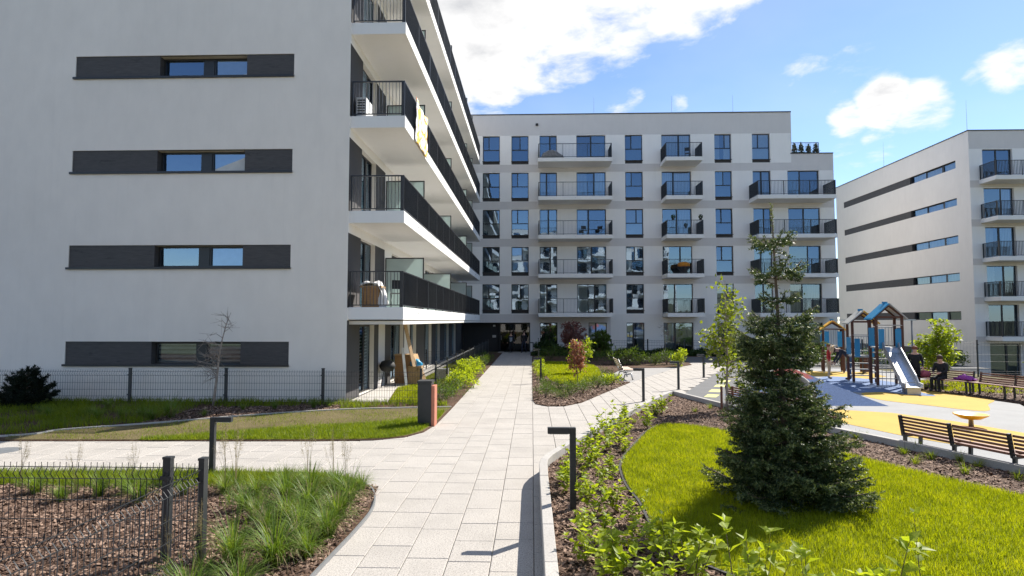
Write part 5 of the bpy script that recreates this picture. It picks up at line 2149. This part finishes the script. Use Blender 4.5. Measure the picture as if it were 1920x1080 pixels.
def leafy_proto(seed, stems, h, leafL, leafW, per, spread=.5, bare=.15):
    r = np.random.default_rng(seed)
    parts = []
    for s in range(stems):
        a = r.random() * 6.28
        tip = np.array([math.cos(a) * spread * r.random(), math.sin(a) * spread * r.random(), 1]) * h * (.6 + .5 * r.random())
        tip[2] = max(tip[2], .12)
        m = MB()
        mid = tip * .5 + np.array([0, 0, h * .06])
        m.tube([(0, 0, 0), tuple(mid), tuple(tip)], [.006, .004, .002], 4, False)
        V, T = tri_mb(m)
        parts.append((V, T, 1))
        f = bare + (1 - bare) * np.sort(r.random(per))
        C = np.where(f[:, None] < .5, mid[None] * (f[:, None] * 2), mid[None] + (tip - mid)[None] * ((f[:, None] - .5) * 2))
        aa = r.random(per) * 6.28
        D = np.stack([np.cos(aa), np.sin(aa), .45 + .5 * r.random(per)], 1)
        parts.append((*leaves_np(C, D, leafL, leafW, r, .7), 0))
        tp = np.repeat(tip[None], 4, 0)
        aa = np.arange(4) * 1.57 + r.random()
        parts.append((*leaves_np(tp, np.stack([np.cos(aa), np.sin(aa), np.full(4, .8)], 1), leafL * .8, leafW * .8, r, .3), 0))
    V, T, Mi = cat(parts)
    return npmesh('leafy_plant', V, T, Mi)


RB = [(.45, 8.3, 1), (.72, 8.1, .9), (.97, 8.6, .8), (.75, 9.4, 1), (1.05, 10.1, 1.1), (1.2, 9.4, .9), (.7, 10.0, 1), (1.35, 11.0, 1.2), (1.6, 11.5, 1.1), (2.45, 13.2, 1.2), (2.1, 13.9, 1.1), (2.95, 15.1, 1.2), (.75, 7.4, .8), (1.0, 7.5, .7), (1.15, 7.1, .7),
      (.75, 6.6, .7), (.5, 6.0, .8), (.95, 6.1, .85), (1.2, 6.4, .7), (1.25, 5.85, .8), (.75, 5.6, .9), (1.42, 5.7, .8), (.55, 6.85, .6), (.45, 8.9, .9), (1.5, 12.3, 1.1), (3.2, 15.4, 1.15), (1.6, 10.9, .8), (1.85, 12.6, 1.0), (.6, 5.2, .8), (1.1, 5.1, .8), (.95, 9.9, .9), (1.25, 12.0, .9)]
lp = [leafy_proto(100 + i, 6, .55, .135, .037, 12, .75) for i in range(5)]
put(lp, ['leaf_bright', 'bark'], 'leafy_shrub', [(x, y, .19, s * (.9 if y < 9 else .72)) for x, y, s in RB], ['young leafy shrub ' + ('at the near end of the raised bed' if y < 7 else 'around the nearest path lamp in the raised bed' if y < 9.25 else 'along the kerb bend of the raised bed' if y < 12.7 else 'at the far kerb of the raised bed') for x, y, s in RB], 'shrub', 'young shrubs in the raised bed')
fg = [(1.62, 4.62, .75), (1.95, 4.5, .8), (2.4, 4.4, .78), (3.55, 4.35, .95), (1.3, 5.15, .8), (2.1, 4.25, .8), (2.9, 4.1, .7), (1.45, 4.4, .8)]
fg.sort(key=lambda q: q[0] / q[1])
fp = [leafy_proto(140 + i, 5, .8, .13, .036, 14, .55) for i in range(4)]
put(fp, ['leaf_bright', 'bark'], 'foreground_shrub', [(x, y, .19, s) for x, y, s in fg], nth('leafy shrub shoots at the bottom edge before the lawn', 8, 'from the left'), 'shrub', 'shrub shoots at the bottom edge')
sp_ = leafy_proto(160, 1, 1.15, .11, .028, 12, .12, .45)
o = link('tall_shoot', sp_, ['leaf_bright', 'bark'])
o.location = (2.75, 4.5, .19)
o.scale = (.9,) * 3
tag(o, 'single tall leafy shoot standing out against the lawn at the bottom', 'shrub')


def bush_proto(seed, n, L, W, rx, rz, stems=9):
    r = np.random.default_rng(seed)
    parts = []
    lob = [(r.normal(0, .45, 3) * np.array([rx, rx, rz * .5]) + np.array([0, 0, rz * .9]), .45 + .3 * r.random()) for _ in range(7)]
    m = MB()
    for s in range(stems):
        a = r.random() * 6.28
        m.tube([(0, 0, 0), (math.cos(a) * rx * .6, math.sin(a) * rx * .6, rz * (1.0 + .5 * r.random()))], [.008, .003], 4, False)
    V, T = tri_mb(m)
    parts.append((V, T, 1))
    k = r.integers(0, len(lob), n)
    u = unit(r.normal(0, 1, (n, 3))) * (r.random(n) ** .4)[:, None]
    C = np.array([lob[i][0] for i in k]) + u * np.array([rx, rx, rz])[None] * np.array([lob[i][1] for i in k])[:, None]
    C[:, 2] = np.abs(C[:, 2])
    D = u + np.array([0, 0, .6])
    parts.append((*leaves_np(C, D, L, W, r, .4), 0))
    V, T, Mi = cat(parts)
    return npmesh('bush', V, T, Mi)


by = [bush_proto(200 + i, 520, .085, .03, .38, .34) for i in range(3)]
bg_ = [bush_proto(220 + i, 700, .075, .011, .36, .34, 14) for i in range(4)]
rowg = [(-2.75, 18.6, .9), (-2.72, 19.6, 1.0), (-2.78, 20.6, 1.0), (-2.8, 30.5, 1.1), (-2.8, 32.2, 1.2), (-2.75, 34.2, 1.1), (-2.8, 36.5, 1.2)]
put(bg_, ['leaf_mid', 'bark'], 'border_shrub', [(x, y, .02, s) for x, y, s in rowg], nth('green feathery border shrub left of the path', 7, 'from the near end'), 'shrub', 'green shrubs in the border left of the path')
rowy = [(-2.72, 21.6, 1.05), (-2.74, 22.8, 1.1), (-2.74, 24.1, 1.15), (-2.78, 25.5, 1.1), (-2.74, 27.0, 1.15), (-2.78, 28.8, 1.1)]
put(by, ['leaf_bright', 'bark'], 'golden_shrub', [(x, y, .02, s) for x, y, s in rowy], nth('yellow green rounded border shrub left of the path', 6, 'from the near end'), 'shrub', 'golden shrubs in the border left of the path')
isl = [(.45, 20.0, 1.1), (.95, 19.6, 1.0), (.5, 21.2, 1.1), (1.25, 20.6, 1.1), (1.75, 21.3, 1.1), (1.0, 22.0, 1.0), (1.9, 22.4, 1.1), (2.45, 22.9, 1.1), (2.3, 23.7, 1.1), (2.95, 24.3, 1.15), (3.1, 25.3, 1.1), (1.5, 22.9, .9), (3.2, 27.0, 1.0), (.5, 22.6, 1.0)]
put(bg_, ['leaf_grey', 'bark'], 'lavender_shrub', [(x, y, .02, s * .68) for x, y, s in isl], 'grey green needle leaved shrub at the front of the island bed', 'shrub', 'grey green shrubs in the island bed')
put(by, ['leaf_grey', 'bark'], 'variegated_shrub', [(.42, y, .02, .75) for y in (26.2, 27.6, 29.2, 30.8, 33.6, 35.4)], nth('pale variegated shrub on the island edge by the path', 6, 'from the near end'), 'shrub', 'variegated shrubs on the island edge')
put(bg_, ['leaf_grey', 'bark'], 'rear_shrub', [(4.5, 34.9, .02, 1.5), (5.3, 34.6, .02, 1.5), (6.1, 35.0, .02, 1.5), (6.9, 34.7, .02, 1.5), (7.6, 35.0, .02, 1.5), (8.3, 35.6, .02, 1.5), (3.6, 38, .02, 1.4), (2.4, 39, .02, 1.4), (1.2, 39, .02, 1.4)],
    nth('grey green shrub at the rear of the island', 6, 'of the row from the left') + nth('shaded shrub behind the island lawn', 3, 'from the right'), 'shrub', 'shrubs in the rear of the island bed')
put([by[0]], ['leaf_bright', 'bark'], 'golden_shrub', [(7.95, 33.5, .02, 1.3)], 'single bright yellow green shrub at the rear corner of the island bed', 'shrub', None)
put([by[1]], ['leaf_bright', 'bark'], 'golden_shrub', [(3.1, 24.0, .02, .9)], 'single bright green shrub among grey ones below the plaza bench', 'shrub', None)


def hedge(label, x0, x1, y0, y1, h, n, mat):
    t = thing('hedge', label, 'hedge', ((x0 + x1) / 2, (y0 + y1) / 2, 0))
    r = np.random.default_rng(int(x0 * 10) + 900)
    u = r.random((n, 3))
    C = np.stack([x0 + (x1 - x0) * u[:, 0], y0 + (y1 - y0) * u[:, 1], h * np.sqrt(u[:, 2]) * (.75 + .25 * np.sin(u[:, 0] * (x1 - x0) * 2.2) + .12 * r.normal(0, 1, n))], 1)
    C[:, 2] = np.maximum(C[:, 2], .05)
    V, T = leaves_np(C, r.normal(0, 1, (n, 3)) + np.array([0, -.3, .6]), .14, .05, r, .4)
    o = link('foliage', npmesh('hedge', V - np.array(t.location), T), mat, t)
    m = MB()
    for i in range(int((x1 - x0) / .5)):
        x = x0 + .25 + i * .5
        m.tube([(x, (y0 + y1) / 2, 0), (x + r.normal(0, .05), (y0 + y1) / 2, h * .7)], [.02, .008], 4, False)
    m.build('stem', 'bark', t)['kind'] = 'stuff'


hedge('deep green hedge right of the entrance of the far block', .2, 5.6, 44.2, 45.6, .95, 5200, 'leaf_deep')
hedge('low deep green hedge in front of the far block windows', 6.0, 14.0, 44.0, 45.2, .45, 4200, 'leaf_deep')
hedge('fuller green hedge at the right part of the far block', 14.2, 22.5, 43.8, 45.2, .8, 5200, 'leaf_deep')
hedge('bright green hedge far behind the play towers', 15.5, 24.0, 34.5, 35.6, .85, 4200, 'leaf_mid')


def tree(label, base, H, crown, n_br, leaf, mat, trunk_r=.03, per=26, bark='bark', seed=1, name='young_tree', t0=.25, leafW=None, stake=False, catg='tree', lean=(0, 0), twigs=3, up=.35):
    """crown: list of ellipsoids (cx, cy, cz, rx, ry, rz) relative to the base"""
    r = np.random.default_rng(seed)
    t = thing(name, label, catg, base)
    m = MB()
    tp = []
    for i in range(8):
        f = i / 7
        tp.append((lean[0] * f * f + .02 * math.sin(f * 7 + seed), lean[1] * f * f + .02 * math.cos(f * 5 + seed), H * f * .97))
    m.tube(tp, [trunk_r * (1 - .85 * i / 7) for i in range(8)], 8)
    TP = np.array(tp)
    Cs, Ds = [], []
    vol = np.array([c[3] * c[4] * c[5] for c in crown]); vol = vol / vol.sum()
    for b in range(n_br):
        c = crown[r.choice(len(crown), p=vol)]
        d = unit(r.normal(0, 1, 3)) * r.random() ** .45
        tgt = np.array(c[:3]) + d * np.array(c[3:])
        zf = np.clip((tgt[2] - up * np.linalg.norm(tgt[:2])) / H, t0, .97)
        st = np.array([np.interp(zf, np.linspace(0, .97, 8), TP[:, k]) for k in range(3)])
        mid = (st + tgt) / 2 + np.array([0, 0, .05 * H * r.random()]) + r.normal(0, .02 * H, 3)
        rr = trunk_r * (.5 - .3 * zf)
        m.tube([tuple(st), tuple(mid), tuple(tgt)], [max(rr, .004), max(rr * .6, .003), .002 if leaf > .05 else .005], 4, False)
        ends = [(mid, tgt)]
        for q in range(twigs):
            f = .35 + .6 * r.random()
            s2 = mid + (tgt - mid) * f
            e2 = s2 + unit(r.normal(0, 1, 3) + unit(tgt - st) * .8) * (.08 + .12 * r.random()) * H * .7
            m.tube([tuple(s2), tuple(e2)], [.003, .0015] if leaf > .05 else [.006, .003], 3, False)
            ends.append((s2, e2))
        for a, b2 in ends:
            k = max(1, int(per / (twigs + 1)))
            f = r.random(k)[:, None] ** .7
            Cs.append(a[None] + (b2 - a)[None] * f + r.normal(0, .012 * H, (k, 3)))
            Ds.append(np.repeat((b2 - a)[None], k, 0) / (np.linalg.norm(b2 - a) + 1e-6) + r.normal(0, .6, (k, 3)))
    m.build('trunk', bark, t, False, True)
    if leaf > 0:
        C, D = np.concatenate(Cs), np.concatenate(Ds)
        V, T = leaves_np(C, D, leaf, leafW or leaf * .42, r, .7)
        link('crown', npmesh('crown', V, T), mat, t)
    if stake:
        for dx in (-.14, .14):
            MB().tube([(dx, .03, 0), (dx, .03, .62)], .03, 8).build('stake', 'wood_bench', t, False)
    return t


tree('slender young birch with bright leaves between the lamps and the spruce', (5.02, 16.05, .19), 3.45, [(0, 0, 2.5, .42, .42, .8), (0, 0, 1.65, .68, .6, .8), (.1, 0, .95, .55, .5, .45)], 60, .115, 'leaf_birch', .034, 19, 'bark_pale', 11, stake=True)
tree('bushy young maple with bright green leaves behind the benches', (15.75, 24.45, .0), 2.75, [(0, 0, 1.2, .85, .8, .6), (.1, 0, 1.95, .6, .6, .65), (-.45, 0, 1.6, .4, .4, .4), (.55, 0, 1.75, .35, .35, .4)], 95, .12, 'leaf_bright', .035, 26, 'bark', 12, t0=.15)
tree('narrow copper leaved small tree in the middle of the island lawn', (1.68, 23.1, .03), 1.75, [(0, 0, 1.05, .32, .32, .6), (0, 0, 1.5, .22, .22, .25)], 60, .07, 'leaf_copper', .02, 24, 'bark', 13, name='copper_tree')
tree('yellow green shrub tree right behind the narrow copper tree', (2.25, 28.8, .03), 1.75, [(.1, 0, 1.1, .62, .5, .55), (-.2, 0, .8, .4, .4, .4)], 70, .09, 'leaf_bright', .025, 28, 'bark', 14, name='golden_tree')
tree('round copper purple leaved tree in front of the far block', (2.75, 40.9, .02), 2.5, [(0, 0, 1.65, .95, .8, .75), (.3, 0, .9, .5, .5, .5), (-.4, 0, 1.2, .45, .4, .5)], 110, .12, 'leaf_purple', .04, 32, 'bark', 15, name='copper_tree', t0=.12)
tree('dark green leafy shrub tree against the far block, right of the copper tree', (4.7, 42.0, .02), 1.9, [(0, 0, 1.0, .75, .6, .8)], 110, .11, 'leaf_mid', .04, 32, 'bark', 16, name='green_tree', t0=.1)
tree('leafy green tree reflected beside the first ground floor window of the far block', (1.3, 45.9, .02), 1.9, [(0, 0, 1.1, .55, .5, .75)], 50, .1, 'leaf_deep', .03, 26, 'bark', 17, name='green_tree', t0=.1)
tree('bare reddish brown sapling before the grey gable fence', (-9.27, 17.75, .02), 2.8, [(-.1, 0, 1.3, .35, .3, .6), (.35, 0, 2.3, .2, .2, .5), (-.2, 0, 1.9, .15, .15, .3)], 40, .0, None, .045, 10, 'bark_pale', 18, name='bare_tree', t0=.3, lean=(.45, 0), twigs=4)
tree('small bare tree before the far block ground floor windows', (9.3, 43.3, .02), 2.3, [(0, 0, 1.75, .45, .3, .45)], 22, .03, 'leaf_copper', .03, 4, 'bark_pale', 19, name='bare_tree', t0=.45, twigs=4)
tree('drooping young birch at the right edge beyond the benches', (18.6, 23.0, -.02), 3.3, [(0, 0, 2.2, .5, .5, 1.0), (-.1, 0, 1.2, .45, .45, .6)], 40, .09, 'leaf_birch', .03, 16, 'bark_pale', 20)


# ---- the spruce in the raised lawn
def conifer(label, base, H, prof, seed, mats, whorls, nb, needle=(.034, .0075), name='spruce_tree', tr=.055, lean=0, tip_share=.3, dens=1.0, gap=()):
    r = np.random.default_rng(seed)
    t = thing(name, label, 'tree', base)
    m = MB()
    m.tube([(lean * (i / 9), 0, H * i / 9) for i in range(10)], [tr * (1 - .93 * i / 9) for i in range(10)], 8)
    NC, ND, NM_ = [], [], []
    zz = np.array([p[0] for p in prof]); rr = np.array([p[1] for p in prof])
    for z in whorls:
        R_ = np.interp(z, zz, rr)
        k = max(4, int(nb * (.45 + .55 * R_ / rr.max())))
        a0 = r.random() * 6.28
        for b in range(k):
            a = a0 + 6.283 * b / k + r.normal(0, .12)
            L = R_ * (.68 + .46 * r.random())
            if gap and gap[0] < z < gap[1] and math.cos(a) > .1:
                L *= gap[2]
            d = np.array([math.cos(a), math.sin(a), 0])
            s = np.array([-math.sin(a), math.cos(a), 0])
            slope = np.interp(z / H, [0, .5, 1], [-.10, .12, .7]) + r.normal(0, .07)
            n = 7
            f = np.linspace(0, 1, n)
            z0 = z + r.normal(0, .03)
            pts = np.array([lean * z0 / H, 0, z0])[None] + d[None] * (L * f)[:, None] + s[None] * (.05 * L * np.sin(f * 2.5) * r.normal())[:, None]
            pts[:, 2] += slope * L * f - .10 * L * np.sin(f * np.pi) + .10 * L * f ** 3
            m.tube([tuple(p) for p in pts[::2]] + [tuple(pts[-1])], list(np.linspace(.010 * (.5 + L), .0025, len(pts[::2]) + 1)), 4, False)
            segs2 = [(pts[i], pts[i + 1], .35 + .65 * f[i]) for i in range(n - 1)]
            nt = max(4, int(20 * L * dens) + 3)
            for q in range(nt):
                ff = .22 + .76 * (q + r.random()) / nt
                p0 = np.array([np.interp(ff, f, pts[:, c]) for c in range(3)])
                sg = 1 if q % 2 else -1
                ll = L * .42 * (1.12 - ff) + .06
                dd = unit(d * .75 + s * sg * .75 + np.array([0, 0, r.normal(-.05, .16)]))
                p1 = p0 + dd * ll
                segs2.append((p0, p1, ff))
                if ll > .14:
                    for h_ in (.45, .75):
                        pm_ = p0 + (p1 - p0) * h_
                        for s3 in (-1, 1):
                            d3 = unit(dd * .8 + np.cross(dd, [0, 0, 1]) * s3 * .7 + np.array([0, 0, r.normal(0, .15)]))
                            segs2.append((pm_, pm_ + d3 * ll * .38, ff))
            for a_, b_, ff in segs2:
                l = np.linalg.norm(b_ - a_)
                c = max(3, int(l * 150 * dens))
                u = r.random((c, 1))
                ax = unit(b_ - a_)
                C = a_[None] + (b_ - a_)[None] * u
                nrm_ = r.normal(0, 1, (c, 3))
                nrm_ -= (nrm_ @ ax)[:, None] * ax[None]
                nrm_ = unit(nrm_); nrm_[:, 2] += .25
                NC.append(C)
                ND.append(unit(nrm_ * .85 + ax[None] * .65))
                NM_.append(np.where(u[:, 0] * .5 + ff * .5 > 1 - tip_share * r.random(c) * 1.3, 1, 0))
    # leader
    zl = max(whorls)
    c = int(130 * dens)
    u = zl + (H - zl) * r.random(c)
    aa = r.random(c) * 6.28
    NC.append(np.stack([lean * u / H, np.zeros(c), u], 1))
    ND.append(unit(np.stack([np.cos(aa), np.sin(aa), np.full(c, .8)], 1)))
    NM_.append(np.ones(c, int))
    C, D, Mi = np.concatenate(NC), np.concatenate(ND), np.concatenate(NM_)
    n = len(C)
    S = unit(np.cross(D, unit(r.normal(0, 1, (n, 3)))))
    L = needle[0] * (.7 + .6 * r.random(n))[:, None]
    V = np.stack([C - S * needle[1], C + S * needle[1], C + D * L], 1).reshape(-1, 3)
    T = np.arange(n * 3).reshape(-1, 3)
    m.build('trunk', 'bark', t, False, True)
    link('crown', npmesh('crown', V, T, Mi), list(mats), t)
    return t


wh = list(np.arange(.12, 1.42, .125)) + [1.49, 1.58, 1.68] + list(np.arange(1.78, 2.38, .125)) + [2.52, 2.86, 3.22]
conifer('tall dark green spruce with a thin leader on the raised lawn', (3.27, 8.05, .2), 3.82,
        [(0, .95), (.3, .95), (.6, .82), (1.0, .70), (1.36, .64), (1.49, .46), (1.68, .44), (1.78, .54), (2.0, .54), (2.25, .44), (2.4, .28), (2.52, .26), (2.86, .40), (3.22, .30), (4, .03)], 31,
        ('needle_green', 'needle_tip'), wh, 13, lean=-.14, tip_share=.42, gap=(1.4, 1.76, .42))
conifer('dark dwarf pine in front of the grey gable at far left', (-14.5, 17.3, .02), 1.15, [(0, .62), (.4, .7), (.8, .4), (1.1, .12)], 32, ('needle_dark', 'needle_dark'), [.12, .25, .38, .5, .62, .74, .86, .98], 9, (.07, .012), 'dwarf_pine', .05, dens=.8)
for i, x in enumerate((21.0, 21.65, 22.2, 22.8, 23.4)):
    h = (1.35, 1.2, 1.25, 1.1, 1.2)[i]
    conifer('%s of the five small dark thujas on the roof terrace' % ('first from the left', 'second', 'third', 'fourth', 'fifth')[i], (x, 50.6, 15.9), h, [(0, .22), (.4, .24), (.9, .1), (1.3, .03)], 50 + i, ('needle_green', 'needle_green'),
            list(np.arange(.15, h - .15, .14)), 6, (.12, .03), 'terrace_thuja', .03, dens=.35)['group'] = 'thujas on the roof terrace'
